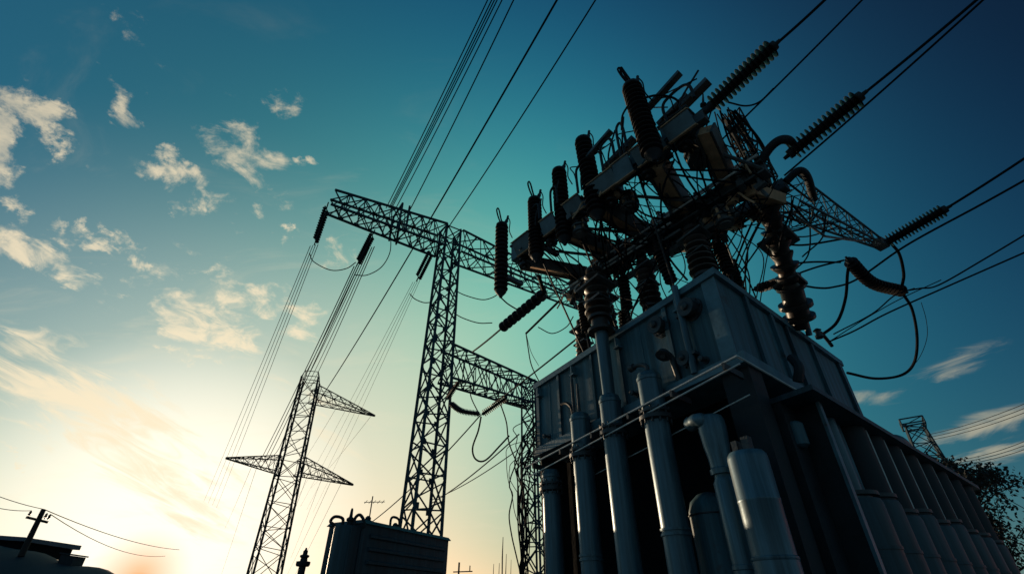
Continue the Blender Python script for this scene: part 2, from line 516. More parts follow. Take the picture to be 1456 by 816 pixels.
# ------------------------------------------------------------------ small transformer
def small_transformer():
    K = PY(517, 738, 12); z = K.z
    R = PZ(638, 764, z)
    dr = R - K; dr.z = 0; Ln = dr.length; dr.normalize(); dn = V((dr.y, -dr.x, 0))   # dn toward the camera/right
    dl = -dn
    if dl.x > 0: dl = -dl
    w = 1.05
    t = thing('small_transformer', 'squat dark ribbed transformer at the foot of the lattice mast', 'transformer', V((K.x + dr.x, K.y + dr.y, 0)))
    def q(a, b, zz): return V((K.x, K.y, 0)) + dr * a + dl * b + UP * zz
    mb = MB(); mb.hexa([q(0, 0, 0), q(Ln, 0, 0), q(Ln, w, 0), q(0, w, 0), q(0, 0, z - .08), q(Ln, 0, z - .08), q(Ln, w, z - .08), q(0, w, z - .08)])
    for i in range(9):
        zz = z - .34 - i * .26
        mb.hexa([q(.28, -.05, zz), q(Ln - .2, -.05, zz), q(Ln - .2, -.002, zz - .02), q(.28, -.002, zz - .02), q(.28, -.05, zz + .05), q(Ln - .2, -.05, zz + .05), q(Ln - .2, -.002, zz + .08), q(.28, -.002, zz + .08)])
    obj('tank', mb, 'small', t)
    mb = MB(); mb.hexa([q(-.05, -.06, z - .078), q(Ln + .05, -.06, z - .078), q(Ln + .05, w + .05, z - .078), q(-.05, w + .05, z - .078), q(0, 0, z), q(Ln, 0, z), q(Ln, w, z), q(0, w, z)])
    obj('lid', mb, 'small', t)
    for i in range(6):
        mb = MB(); b = .02 + i * .055
        mb.hexa([q(-.3, b, .4), q(-.02, b, .4), q(-.02, b + .02, .4), q(-.3, b + .02, .4), q(-.3, b, z - .2), q(-.02, b, z - .12), q(-.02, b + .02, z - .12), q(-.3, b + .02, z - .2)])
        obj('cooling_fin', mb, 'small', t)
    mb = MB(); c = PY(486, 800, 12); c0 = V((c.x - .02, c.y, 0)); r = .28; zt = up_to(c0, 748)
    mb.lathe(c0, c0 + UP, [(0, r), (zt - .05, r), (zt, r * .94)], 28)
    obj('cylinder_tank', mb, 'small', t)
    # pipe hoops on top
    for k, (dx, R0, lab) in enumerate(((-.12, .11, 0), (.16, .12, 0))):
        p = c0 + V((dx, 0, zt))
        mb = MB(); mb.tube(spline([p - UP * .02, p + V((-.02, 0, .16)), p + V((.08 if k else -.2, -.02, .24 if k else .2)), p + V((.2 if k else -.28, -.02, .12 if k else .1)), p + V((.23 if k else -.16, 0, -.04 if k else .02))], 6), .035, 8)
        obj('pipe_hoop', mb, 'dark', t)
    mb = MB(); p = c0 + V((.04, 0, zt)); mb.lathe(p, p + UP, [(0, .06), (.1, .06), (.12, .09), (.16, .09), (.2, .04), (.34, .03), (.38, .02)], 12); obj('valve', mb, 'dark', t)
    for a, zz in ((.45, .12), (1.45, .1)):
        p = q(a, .3, z); mb = MB(); mb.lathe(p, p + UP, [(0, .12), (.05, .12), (.06, .07), (zz, .07), (zz + .04, .03)], 14); obj('lid_fitting', mb, 'dark', t)
    p = q(1.15, .2, z); mb = MB(); mb.tube(spline([p - UP * .02, p + UP * .18, p + UP * .24 + dr * .1, p + UP * .2 + dr * .3, p + dr * .34 - UP * .02], 6), .03, 8); obj('lifting_hoop', mb, 'dark', t)
    # finial post left of it
    c = PY(431, 800, 12); b = V((c.x, c.y, 0)); zt = up_to(b, 778)
    t = thing('vent_post', 'lone dark post with stepped cap beside the squat transformer', 'post', b)
    mb = MB(); mb.lathe(b, b + UP, [(0, .12), (.05, .12), (.05, .085), (zt - .36, .075)], 14); obj('post_shaft', mb, 'dark', t)
    mb = MB(); mb.lathe(b + UP * (zt - .362), b + UP * zt, [(0, .13), (.03, .15), (.09, .15), (.1, .08), (.16, .07), (.18, .1), (.21, .1), (.23, .05), (.3, .05), (.31, .03), (.36, .015)], 14); obj('cap', mb, 'dark', t)
small_transformer()

# ------------------------------------------------------------------ antennas and thin masts
def antennas():
    b = PY(521, 760, 30); b.z = 0; top = V((b.x + .02, b.y, up_to(b, 705)))
    t = thing('antenna', 'tiny rooftop style aerial above the squat transformer', 'antenna', b)
    mb = MB(); mb.bar(b, top, .035, 6); obj('pole', mb, 'dark', t)
    mb = MB(); c = top - UP * .35
    mb.bar(c + V((-.45, 0, .02)), c + V((.75, 0, .04)), .02, 5)
    for i in range(5): mb.bar(c + V((-.35 + i * .25, -.25, .03 - .12)), c + V((-.35 + i * .25, .25, .03 + .14)), .015, 4)
    obj('boom', mb, 'dark', t)
    b = PY(652, 816, 30); b.z = 0
    t = thing('antenna', 'tiny aerial with one side arm low between mast and tank', 'antenna', b)
    zt = up_to(b, 799); mb = MB(); mb.bar(b, V((b.x, b.y, zt)), .05, 6); obj('pole', mb, 'dark', t)
    mb = MB(); mb.bar(V((b.x - .3, b.y, zt - .45)), V((b.x + .75, b.y, zt - .42)), .03, 5); mb.bar(V((b.x + .6, b.y, zt - .42)), V((b.x + .6, b.y, zt - .15)), .03, 5); obj('boom', mb, 'dark', t)
    for i, (x, y, r) in enumerate([(714, 763, .035), (701, 801, .025), (709, 800, .025), (719, 787, .025), (726, 795, .02)]):
        b = PY(x, 816, 30); b.z = 0; z = up_to(b, y)
        t = thing('whip_antenna', ['tallest thin whip mast left of the tank', 'leftmost short whip mast', 'second short whip mast from left', 'whip mast just right of the tallest', 'rightmost short whip mast'][i], 'antenna', b, 'whip masts left of the tank')
        mb = MB(); mb.tube([b, V((b.x, b.y, z - 1)), V((b.x + .03, b.y, z))], [r, r, r * .5], 6); obj('rod', mb, 'dark', t)
        mb = MB(); mb.lathe(b, b + UP, [(0, .15), (.05, .15), (.06, .07), (.2, .06)], 10); obj('foot', mb, 'dark', t)
antennas()

# ------------------------------------------------------------------ the big transformer
ZT, ZB = 6.1, 4.6
A1, B1 = 5.12, 4.96
def big_transformer():
    t = thing('power_transformer', 'huge blue grey power transformer tank seen from below', 'transformer', T(0, 0, 0) + (D1 * A1 + D2 * B1) * .5)
    mb = MB(); mb.abox(0, A1, 0, B1, ZB, ZT - .12)
    # bottom rim of the overhang
    o = obj('tank', mb, 'tank', t, smooth=False)
    mb = MB(); mb.abox(-.07, A1 + .07, -.07, B1 + .07, ZT - .118, ZT); obj('lid', mb, 'trim', t, smooth=False)
    mb = MB(); mb.abox(-.16, A1 + .05, -.12, B1 + .1, ZB - .16, ZB - .003); obj('base_rim', mb, 'trim', t, smooth=False)
    # corner strips and stiffeners
    for a, w in ((1.02, .09), (2.25, .08), (3.05, .06), (4.2, .08), (5.0, .1)):
        mb = MB(); mb.abox(a, a + w, -.05, -.002, ZB + .002, ZT - .122); obj('stiffener', mb, 'tank', t, smooth=False)
    mb = MB(); mb.abox(-.012, .24, -.03, -.002, ZB + .002, ZT - .122); obj('corner_plate', mb, 'trim', t, smooth=False)
    for b, w in ((.85, .12), (1.75, .1), (2.35, .08), (3.4, .1), (4.75, .16)):
        mb = MB(); mb.abox(-.06, -.002, b, b + w, ZB + .002, ZT - .122); obj('stiffener', mb, 'tank', t, smooth=False)
    # round ports on the left face
    for (x, y, r) in ((985, 440, .13), (941, 465, .13), (982, 512, .1)):
        p = PB(x, y, 0); mb = MB()
        mb.lathe(p + N_L * .001, p + N_L, [(0, r * 1.5), (.03, r * 1.5), (.03, r), (.14, r), (.14, r * 1.2), (.18, r * 1.2), (.18, r * .5), (.22, r * .45), (.24, r * .2)], 20)
        po = obj('port', mb, 'flange', t)
        mb = MB()
        for i in range(8):
            an = i * math.pi / 4; u = D1 * math.cos(an) + UP * math.sin(an)
            mb.lathe(p + N_L * .03 + u * r * 1.28, p + N_L + u * r * 1.28, [(0, .014), (.025, .014)], 6)
        obj('bolt_ring', mb, 'flange', po)
    # hooded valve
    p = PB(963, 520, 0)
    mb = MB(); mb.tube(spline([p - UP * .25 + N_L * .02, p + N_L * .06 - UP * .05, p + N_L * .1 + UP * .12, p + N_L * .2 + UP * .17, p + N_L * .3 + UP * .1], 6), .05, 10)
    mb.lathe(p + N_L * .24 + UP * .19, p + N_L * .34, [(0, .02), (.02, .09), (.1, .12)], 14); obj('breather', mb, 'flange', t)
    for a in (.62, 1.7, 2.7, 3.65, 4.6):
        mb = MB(); p0 = T(a, -.004, ZB + .02); mb.tube([p0 + UP * ((ZT - ZB - .16) * k / 14) + D1 * (.006 * ((k * 7) % 3 - 1)) for k in range(15)], .012, 6); obj('weld_seam', mb, 'tank', t)
    # drain cocks and lifting lugs
    for a in (.5, 2.0, 3.4, 4.7):
        p0 = T(a, -.002, ZB + .16); mb = MB(); mb.lathe(p0, p0 + N_L, [(0, .06), (.02, .06), (.02, .03), (.1, .03), (.1, .045), (.14, .045), (.15, .02)], 12); obj('drain_cock', mb, 'flange', t)
        mb = MB(); c = T(a + .25, -.06, ZT - .26); mb.obox(c, N_L, D1, UP, .12, .03, .18); mb.obox(c - UP * .1, N_L, D1, UP, .12, .14, .03); obj('lifting_lug', mb, 'trim', t, smooth=False)
    # vertical conduit
    p0 = PB(960, 412, -.12); p1 = V((p0.x, p0.y, ZB - .02)); mb = MB(); mb.tube([p1, V((p0.x, p0.y, ZT + .05)), ], .055, 12)
    c = obj('conduit', mb, 'column', t)
    for z in (4.9, 5.6):
        mb = MB(); mb.obox(V((p0.x, p0.y, z)) + D2 * .05, D1, D2, UP, .2, .16, .05); obj('clip', mb, 'flange', c, smooth=False)
    p0 = PB(812, 528, -.1); mb = MB(); mb.tube([V((p0.x, p0.y, 4.35)), V((p0.x, p0.y, 5.55)), V((p0.x, p0.y, 5.75))], [.03, .03, .012], 8); obj('conduit', mb, 'flange', t, label='thin conduit near the far left end')
    p0 = PB(812, 560, -.1); mb = MB(); mb.tube(spline([V((p0.x, p0.y, 4.6)), V((p0.x, p0.y, 5.0)), V((p0.x, p0.y, 5.2)) + D1 * .15, V((p0.x, p0.y, 5.25)) + D1 * .35], 5), .03, 8); obj('conduit', mb, 'dark', t, label='bent conduit near the far left end')
    # lower body, in shadow below the overhang
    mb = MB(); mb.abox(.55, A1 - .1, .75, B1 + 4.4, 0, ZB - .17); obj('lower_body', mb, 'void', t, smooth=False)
    mb = MB(); mb.abox(A1 - .12, A1 - .06, -.02, .74, 0, ZB - .17); obj('end_baffle', mb, 'dark', t, smooth=False)  # dark end block, added as a baffle against sun on the recess wall
    # curved pieces under the corner
    mb = MB(); mb.abox(-.1, .34, .02, .4, 0, ZB - .165); obj('corner_leg', mb, 'dark', t, smooth=False)
    # rods along the face
    def rod(pts, r, lab=None, m='rod'):
        mb = MB(); mb.tube(pts, r, 8); return obj('guard_rod', mb, m, t, label=lab)
    e0 = PB(1048, 506, -.5); e1 = PB(748, 664, -.5)
    f0 = PB(1050, 511, -.5); f1 = PB(752, 676, -.5)
    zr0 = (e0.z + e1.z) / 2
    k0 = T(-.42, -.42, 4.42)
    rod([e1, e0], .016, 'upper rod along the left face')
    rod([f1 - UP * .02, f0 - UP * .06], .013, 'lower rod along the left face')
    rod([e0, T(-.42, .75, 4.12), ], .015, 'rod turning along the right face')
    rod([PB(1066, 561, -.12), PB(845, 675, -.12)], .009, 'short rod behind the columns')
    for i in range(6):
        p = e1.lerp(e0, .06 + i * .18)
        mb = MB(); mb.obox(p + D2 * .2 - UP * .06, D2, D1, UP, .5, .04, .09); obj('rod_bracket', mb, 'flange', t, smooth=False)
    # radiators on the right side
    ztop = 4.05
    mb = MB(); mb.abox(-.68, .05, .45, 9.3, ztop - .05, ztop + .02); obj('radiator_header', mb, 'small', t, smooth=False)
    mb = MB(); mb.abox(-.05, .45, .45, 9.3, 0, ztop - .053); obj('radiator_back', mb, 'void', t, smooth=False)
    for i, b in enumerate((1.7, 2.45, 3.2, 4.0, 4.85, 5.75, 6.7, 7.7, 8.7)):
        w = .32 + .012 * i; r = w * .92; cz = 2.95 - (.06, 0, .12, .03, .1, 0, .08, .05, .1)[i]
        cc = T(-.3, b, 0)
        mb = MB()
        mb.lathe(cc, cc + UP, [(0, r), (1.2, r), (1.2, r * 1.04), (1.24, r * 1.04), (1.24, r), (2.3, r), (2.3, r * 1.04), (2.34, r * 1.04), (2.34, r), (cz - .05, r), (cz, r * .95)], 32)
        rad = obj('radiator', mb, 'small', t)
        if i == 0:
            mb = MB(); mb.lathe(cc + UP * (cz + .002), cc + UP * 5, [(0, r * .7), (.05, r * .7), (.05, r * .42), (ztop - cz - .06, r * .42)], 20); obj('riser', mb, 'column', rad)  # paler material than the other risers, so this pipe looks lit
            mb = MB(); c2 = cc + N_R * .02 - D2 * .34; mb.tube([c2 + UP * (cz - .1), c2 + UP * (ztop - .1)], .022, 8); obj('riser', mb, 'rod', rad)
        else:
            mb = MB(); mb.lathe(cc + UP * (cz + .002), cc + UP * 5, [(0, r * .9), (.03, r * .9), (.04, r * .84), (ztop - cz - .06, r * .84)], 28); obj('riser', mb, 'dark', rad)
            mb = MB(); c2 = cc + N_R * r * .72 + D2 * r * .62; mb.tube([c2 + UP * (cz + .02), c2 + UP * (ztop - .06)], .016, 6); obj('edge_glint_rod', mb, 'rod', rad)  # added pale rod, stands in for sky reflected along the edge
        mb = MB(); mb.lathe(cc + UP * (cz + .04), cc + UP * 5, [(0, r * .97), (.05, r * .97)], 28); obj('flange', mb, 'flange', rad)
    for i, b in enumerate((.95, 2.08, 2.82, 3.6, 4.42, 5.3, 6.2, 7.2, 8.2)):
        mb = MB(); mb.abox(-.3 - .2 * (i == 0), -.052, b - .03, b + .03, 0, ztop - .052); p = obj('fin_plate', mb, 'dark', t, smooth=False)
        mb = MB(); mb.abox(-.345 - .2 * (i == 0), -.302 - .2 * (i == 0), b - .05, b + .05, 0, ztop - .052); obj('lit_edge_strip', mb, 'trim', p, smooth=False)  # paler strip paints sky light onto the fin edge
    mb = MB(); mb.abox(-.2, -.052, .46, .9, 0, ztop - .052); obj('panel', mb, 'dark', t, smooth=False)
    p = T(-.22, .66, 3.55); mb = MB(); mb.lathe(p + UP * .2, p - UP * .4, [(0, .07), (.03, .1), (.3, .1), (.33, .06)], 14); obj('junction_can', mb, 'tank', t)
    # pipe elbow and fittings on the header beyond the tank end
    p = T(-.25, 5.35, ztop + .02)
    p -= UP * .14; mb = MB(); mb.tube(spline([p + D1 * .3 + UP * .5, p + UP * .56 + D2 * .25, p + D2 * .9 + UP * .55, p + D2 * 1.15 + UP * .2, p + D2 * 1.15 - UP * .05], 7), .11, 16); obj('pipe_elbow', mb, 'tank', t)
    for b, h, r in ((7.1, .3, .2), (7.7, .25, .16), (8.4, .3, .2), (8.9, .2, .14)):
        p = T(-.3, b, ztop + .02); mb = MB(); mb.lathe(p, p + UP, [(0, r * 1.2), (.05, r * 1.2), (.05, r), (h, r), (h + .04, r * .6), (h + .1, r * .3)], 16); obj('header_fitting', mb, 'dark', t)
    # bracket at the right-face ledge
    p = T(-.3, 1.15, ZB - .16)
    mb = MB(); mb.tube(spline([p, p + UP * .2 + N_R * .1, p + UP * .35 + N_R * .12 + D2 * .08, p + UP * .55 + N_R * .1 + D2 * .1], 5), [.09] * 15 + [.03], 8) if False else mb.tube(spline([p, p + UP * .2 + N_R * .08, p + UP * .42 + D2 * .1], 5), .07, 8)
    obj('cable_gland', mb, 'dark', t)
    return t
BIG = big_transformer()

def bushing_prof(h, r, n):
    pr = [(0, r * 1.5), (.06, r * 1.5), (.06, r * 1.05), (.28, r * 1.0), (.28, r * 1.35), (.34, r * 1.35), (.34, r * .9)]
    z = .36; st = (h - .55) / n
    for i in range(n):
        f = 1.15 - .25 * i / n
        pr += [(z, r * .75), (z + st * .45, r * 1.35 * f), (z + st * .62, r * 1.4 * f), (z + st * .7, r * .8)]
        z += st
    pr += [(h - .18, r * .8), (h - .16, r * 1.0), (h - .08, r * 1.0), (h - .06, r * .4), (h, r * .35)]
    return pr
def bushings():
    # bushings bolted to the lid (parts of the transformer), each with a terminal plate
    spots = [(2.75, .3, 6.1, 7.55, .13, 7), (1.55, .35, 6.1, 7.6, .135, 7), (.35, .45, 6.1, 7.6, .15, 7), (1.2, 2.2, 6.1, 7.5, .12, 7), (3.9, .6, 6.1, 7.5, .12, 7)]
    for a, b, z0, z1, r, n in spots:
        p = T(a, b, z0); mb = MB(); mb.lathe(p, p + UP, bushing_prof(z1 - z0, r, n), 22)
        o = obj('bushing', mb, 'porc', BIG)
        mb = MB(); mb.obox(T(a, b, z1 - .32), D1, D2, UP + D1 * .12, .55, .42, .04); obj('terminal_plate', mb, 'frame', o, smooth=False)
        mb = MB(); mb.obox(T(a, b, z1 - .7), D1, D2, UP - D1 * .08, .4, .34, .03); obj('terminal_plate', mb, 'frame', o, smooth=False)
        mb = MB(); mb.lathe(T(a, b, z0 + .02), T(a, b, z1), [(0, r * 1.9), (.04, r * 1.9), (.05, r * 1.55)], 16); obj('base_flange', mb, 'flange', o)
    # big leaning bushing at the right edge
    p = PZ(1140, 466, ZT - .02); q = PZ(1083, 258, 8.05)
    L = (q - p).length
    mb = MB(); r = .2
    pr = [(0, .14), (.18, .14), (.18, .28), (.24, .28), (.24, .2), (.42, .2), (.42, .29), (.5, .29), (.5, .2), (.78, .2), (.78, .25), (.84, .25), (.84, .17)]
    z = .9; n = 8; st = (L - 1.05) / n
    for i in range(n):
        f = 1.0 + .12 * math.sin(i * 2.1)
        pr += [(z, .15), (z + st * .45, .215 * f), (z + st * .6, .22 * f), (z + st * .68, .15)]; z += st
    pr += [(L, .15)]
    mb.lathe(p, q, pr, 24); o = obj('bushing', mb, 'porc', BIG, label='tall leaning bushing on the right edge of the lid')
    d = (q - p).normalized()
    for s in (-.17, .17):
        mb = MB(); mb.tube([p + D2 * (s + .12) - UP * .05, p + D2 * (s + .12) + d * .45], .055, 10); obj('support_leg', mb, 'trim', o)
    for s, w in ((.86, .5), (1.7, .6)):
        mb = MB(); mb.obox(p + d * s, D1, D2, d, w, w * .9, .05); obj('terminal_plate', mb, 'frame', o, smooth=False)
    mb = MB(); c = p + d * .62 + D2 * .38; mb.tube(spline([c + d * .5, c + D2 * .05, c - d * .3], 5), [.07] * 6 + [.04] * 5, 10); obj('side_insulator', mb, 'porc', o)
bushings()

# standing columns in front of the left face
def columns():
    g = 'cylindrical columns along the left face'
    def col(px, ptop, zf, r, zj, b, label, cap='round', stub=None, r2=None, plain=False):
        base = PB(px, ptop, b); zt = base.z; base = V((base.x, base.y, 0))
        t = thing('cooling_column', label, 'column', base, g)
        r2 = r2 or r
        mb = MB()
        pr = [(0, r2)]
        if zj: pr += [(zj, r2), (zj, r2 * 1.1), (zj + .03, r2 * 1.1), (zj + .03, r2 * 1.02), (zj + .06, r2 * 1.02), (zj + .06, r2 * 1.1), (zj + .09, r2 * 1.1), (zj + .09, r2)]
        pr += [(zf, r2)]
        mb.lathe(base, base + UP, pr, 32); obj('shaft', mb, 'column', t)
        if plain:
            mb = MB(); z0 = zf + .002; hh = zt - z0
            mb.lathe(base + UP * z0, base + UP * 9, [(0, r2), (.012, r2 * 1.025), (.03, r2 * 1.025), (.042, r), (hh * .5, r), (hh * .5 + .01, r * 1.02), (hh * .5 + .03, r * 1.02), (hh * .5 + .04, r), (hh - .09, r), (hh - .05, r * .97), (hh - .015, r * .86), (hh, r * .6)], 32)
            obj('head', mb, 'column', t); return base, zt, t
        mb = MB(); mb.lathe(base + UP * (zf + .002), base + UP * 9, [(0, r2 * 1.02), (.02, r2 * 1.34), (.08, r2 * 1.34), (.085, r2 * 1.12), (.12, r2 * 1.12), (.125, r * 1.3), (.16, r * 1.3), (.17, r * 1.02)], 32); fl = obj('flange', mb, 'flange', t)
        mb = MB()
        for i in range(12):
            an = 2 * math.pi * i / 12; u = V((math.cos(an), math.sin(an), 0)) * r2 * 1.2
            mb.lathe(base + u + UP * (zf - .04), base + u + UP * 9, [(0, .016), (.24, .016)], 6)
        obj('bolt', mb, 'flange', fl)
        z0 = zf + .172
        mb = MB(); hh = zt - z0
        mb.lathe(base + UP * z0, base + UP * 9, [(0, r), (hh - .16, r), (hh - .15, r * 1.06), (hh - .1, r * 1.06), (hh - .09, r), (hh - .03, r * .93), (hh, r * .7)], 32); hd = obj('head', mb, 'column', t)
        if stub:
            mb = MB(); r_s, z_s = stub
            mb.lathe(base + UP * (zt + .002), base + UP * 12, [(0, r_s), (z_s - zt, r_s * 1.15)], 16); obj('stub_pipe', mb, 'column', t)
        return base, zt, t
    col(783, 668, 3.55, .17, 1.9, -.3, 'shortest column, half hidden in dangling cables at the far end')
    b, zt, t = col(824, 588, 3.92, .18, 2.35, -.3, 'second column from the far end with thin stay on top')
    mb = MB(); mb.tube([b + UP * (zt + .002), b + UP * (zt + .35), b + UP * (zt + .6)], [.03, .025, .02], 8); obj('stay_rod', mb, 'flange', t)
    b, zt, t = col(866, 562, 4.08, .18, None, -.3, 'third column continuing up past the lid as a bushing', stub=(.11, 6.05))
    mb = MB(); p = b + UP * 6.06; mb.lathe(p, p + UP, bushing_prof(1.55, .17, 6), 20); obj('bushing', mb, 'porc', t)
    for z, w in ((7.1, .7), (6.75, .5)):
        mb = MB(); mb.obox(b + UP * z, D1, D2, UP + D1 * .1, w, w * .8, .05); obj('terminal_plate', mb, 'frame', t, smooth=False)
    b, zt, t = col(921, 530, 4.04, .185, 2.5, -.3, 'tallest sunlit column with ringed joint and round cap')
    mb = MB(); mb.tube(spline([b + UP * (zt + .002), b + UP * (zt + .12), b + UP * (zt + .2) + D1 * .15, b + UP * (zt + .22) + D1 * .3], 5), .035, 8); mb.lathe(b + UP * (zt + .22) + D1 * .28, b + UP * (zt + .23) + D1 * .5, [(0, .06), (.09, .07)], 10); obj('valve', mb, 'flange', t)
    b, zt, t = col(1010, 592, 3.0, .2, None, -.25, 'slim column with bulging pale head nearest the tank corner', r2=.125, plain=True) if False else (PB(1008, 590, -.25), 0, None)
    zt = b.z; b = V((b.x, b.y, 0)); t = thing('cooling_column', 'slim column with bulging pale head beside the widest column', 'column', b, g)
    mb = MB(); mb.lathe(b, b + UP, [(0, .145), (2.05, .145), (2.06, .155), (2.1, .155), (2.11, .145), (zt - .88, .145), (zt - .82, .115), (zt - .78, .115)], 28); obj('shaft', mb, 'column', t)
    mb = MB(); mb.lathe(b + UP * (zt - .778), b + UP * 9, [(0, .15), (.06, .155), (.08, .135), (.2, .14), (.36, .165), (.55, .18), (.68, .18), (.74, .16), (.77, .1)], 28); obj('head', mb, 'column', t)
    mb = MB(); p = b + UP * (zt - .12); mb.tube(spline([p + N_L * .05, p + N_L * .16 + D1 * .08 + UP * .05, p + D1 * .26 + N_L * .1 + UP * .05], 5), [.1] * 5 + [.085] * 4 + [.1] * 2, 12); obj('inlet', mb, 'column', t)
    b, zt, t = col(1060, 642, 2.1, .225, None, -.42, 'widest nearest column at the tank corner', r2=.235, plain=True)
    mb = MB(); mb.obox(b + UP * (zt + .08) - D1 * .05, D1, D2, UP, .1, .1, .16); mb.obox(b + UP * (zt + .07) + D1 * .1, D1, D2, UP, .08, .12, .14); obj('cap_block', mb, 'flange', t)
    # dim vessel in the recess
    base = PB(1005, 700, .3); zt = base.z; base = V((base.x, base.y, 0))
    t = thing('storage_vessel', 'dim round shouldered vessel standing in the recess behind the columns', 'vessel', base)
    mb = MB(); r = .3; mb.lathe(base, base + UP, [(0, r), (zt - .25, r), (zt - .12, r * .85), (zt - .03, r * .5), (zt, r * .2)], 28); obj('body', mb, 'tank', t)
    mb = MB(); mb.torus(base + UP * (zt - .3), UP, r + .004, .012, 28, 6); obj('band', mb, 'flange', t)
columns()

# ------------------------------------------------------------------ overhead bus frame above the lid
RA0, RA1 = PZ(738, 362, 8.6), PZ(1004, 165, 8.6)
RB0, RB1 = PZ(812, 412, 7.9), PZ(1090, 238, 7.9)
RC0, RC1 = PZ(985, 345, 7.95), PZ(1118, 262, 7.95)
def bus_frame():
    t = thing('busbar_frame', 'tangled steel busbar frame standing above the transformer lid', 'busbar frame', T(1.5, .6, ZT))
    rnd = random.Random(11)
    def part(name, mb, m='frame', parent=None, label=None, smooth=False): return obj(name, mb, m, parent or t, label, smooth)
    # rails
    mb = MB(); mb.beam(RA0, RA1, .16, .2); part('rail', mb, label='left rail behind the dark insulators')
    mb = MB(); mb.beam(RB0, RB1, .1, .2); mb.beam(RB0 + UP * .122, RB1 + UP * .122, .26, .04); mb.beam(RB0 - UP * .122, RB1 - UP * .122, .26, .04); part('rail', mb, label='middle rail')
    mb = MB(); mb.beam(RC0, RC1, .18, .22); part('rail', mb, label='right rail')
    q0, q1 = RB0.lerp(RB1, .05) - UP * .55, RB0.lerp(RB1, .8) - UP * .5
    mb = MB(); mb.beam(q0, q1, .1, .1); part('rail', mb, label='lower secondary rail')
    # conduits with painted-in sunset glint clipped to the middle rail
    dB = (RB1 - RB0).normalized(); sB = dB.cross(UP).normalized()
    if sB.dot(N_L) < 0: sB = -sB
    for off, dz, t0, t1, r in ((.24, -.12, .02, .62, .025), (.3, .02, .2, .92, .02), (.21, .16, .35, 1., .03), (.27, -.24, .1, .5, .02)):
        p, q = RB0.lerp(RB1, t0) + sB * off + UP * dz, RB0.lerp(RB1, t1) + sB * off + UP * dz
        mb = MB(); mb.tube(spline([p - dB * .12 - UP * .14, p, p.lerp(q, .5), q], 5), r, 8); part('conduit', mb, 'rod', smooth=True)
        for k in range(4):
            mb = MB(); mb.obox(p.lerp(q, .15 + .23 * k) - sB * .06, dB, sB, UP, .06, .2, .1); part('clip', mb)
    # crossarms between left and middle rails
    for ta, tb, w in ((.02, .1, .24), (.3, .3, .2), (.5, .47, .24), (.78, .66, .28), (.98, .86, .2)):
        p = RA0.lerp(RA1, ta) - UP * .28; q = RB0.lerp(RB1, tb) + UP * .17
        d = (q - p).normalized(); s = d.cross(UP).normalized(); u = s.cross(d)
        if s.dot(SUN) < 0: s = -s
        s2 = (s + u * .42).normalized(); u2 = (u - s * .42).normalized()
        mb = MB(); mb.obox((p + q) / 2, d, s2, u2, (q - p).length, w, .2)
        c = part('crossarm', mb, 'arm')
        for sg in (-1, 1):
            mb = MB(); mb.obox((p + q) / 2 + s2 * sg * (w / 2 + .022) - u2 * .03 * sg, d, s2, u2, (q - p).length, .04, .24); part('flange_strip', mb, 'frame', c)
    # crossarms between middle and right rails
    for tb, tc in ((.52, .1), (.72, .5), (.92, .9)):
        p, q = RB0.lerp(RB1, tb) - UP * .25, RC0.lerp(RC1, tc) - UP * .25
        d = (q - p).normalized(); s = d.cross(UP).normalized(); u = s.cross(d)
        if s.dot(SUN) < 0: s = -s
        mb = MB(); mb.obox((p + q) / 2, d, s + u * .42, u - s * .42, (q - p).length, .24, .18); part('crossarm', mb, 'arm')
    # terminal boxes on the left rail
    dA = (RA1 - RA0).normalized(); sA = dA.cross(UP).normalized()
    for k, (s, w, h, dz) in enumerate(((.04, .55, .42, -.02), (.22, .35, .34, .05), (.38, .38, .36, .03), (.56, .45, .38, .02), (.74, .4, .42, .05), (.9, .55, .42, .1))):
        c = RA0.lerp(RA1, s) + UP * dz
        mb = MB(); mb.obox(c, dA, sA, UP, w, .34, h); b = part('terminal_box', mb, 'box')
        mb = MB(); mb.obox(c + UP * (h / 2 + .022), dA, sA, UP, w + .06, .4, .04); part('lid', mb, 'frame', b)
        mb = MB(); mb.lathe(c - UP * (h / 2 + .3), c - UP * (h / 2 - .1), [(0, .05), (.06, .06), (.06, .13), (.12, .13), (.12, .08), (.2, .08), (.2, .14), (.298, .14)], 12); part('gland', mb, 'porc', b, smooth=True)
    # shield plates on the outer side of the left rail, between the arresters
    for s, w, h, tl in ((.1, .55, .34, .5), (.27, .4, .36, .3), (.42, .42, .3, .55), (.58, .6, .34, .4), (.68, .4, .42, .2), (.8, .6, .36, .45), (.93, .5, .34, .35)):
        c = RA0.lerp(RA1, s) + N_L * .27 - UP * .1; n = (N_L - UP * tl).normalized(); u = (UP + N_L * tl).normalized()
        mb = MB(); mb.obox(c, dA, n, u, w, .03, h); b = part('shield_plate', mb, 'box')
        mb = MB(); mb.obox(c + u * (h / 2 + .012), dA, n, u, w + .03, .07, .022); part('edge_trim', mb, 'arm', b)
        mb = MB(); mb.obox(c - u * (h / 2 + .012), dA, n, u, w + .03, .07, .022); part('edge_trim', mb, 'arm', b)
    # horns and rods standing up from the rails
    for i in range(16):
        R0, R1 = ((RA0, RA1), (RB0, RB1))[i % 2]; c = R0.lerp(R1, rnd.random()) + UP * .12
        l = rnd.uniform(.2, .5); lean = V((rnd.uniform(-.4, .4), rnd.uniform(-.4, .4), 1)).normalized()
        mb = MB(); mb.tube([c - UP * .05, c + lean * l * .6, c + lean * l], [.03, .022, .012], 6); mb.lathe(c + lean * l * .3, c + lean * l, [(0, .03), (.02, .055), (.06, .055), (.08, .03)], 8); part('terminal_horn', mb, rnd.choice(('dark', 'frame', 'arm')), smooth=True)
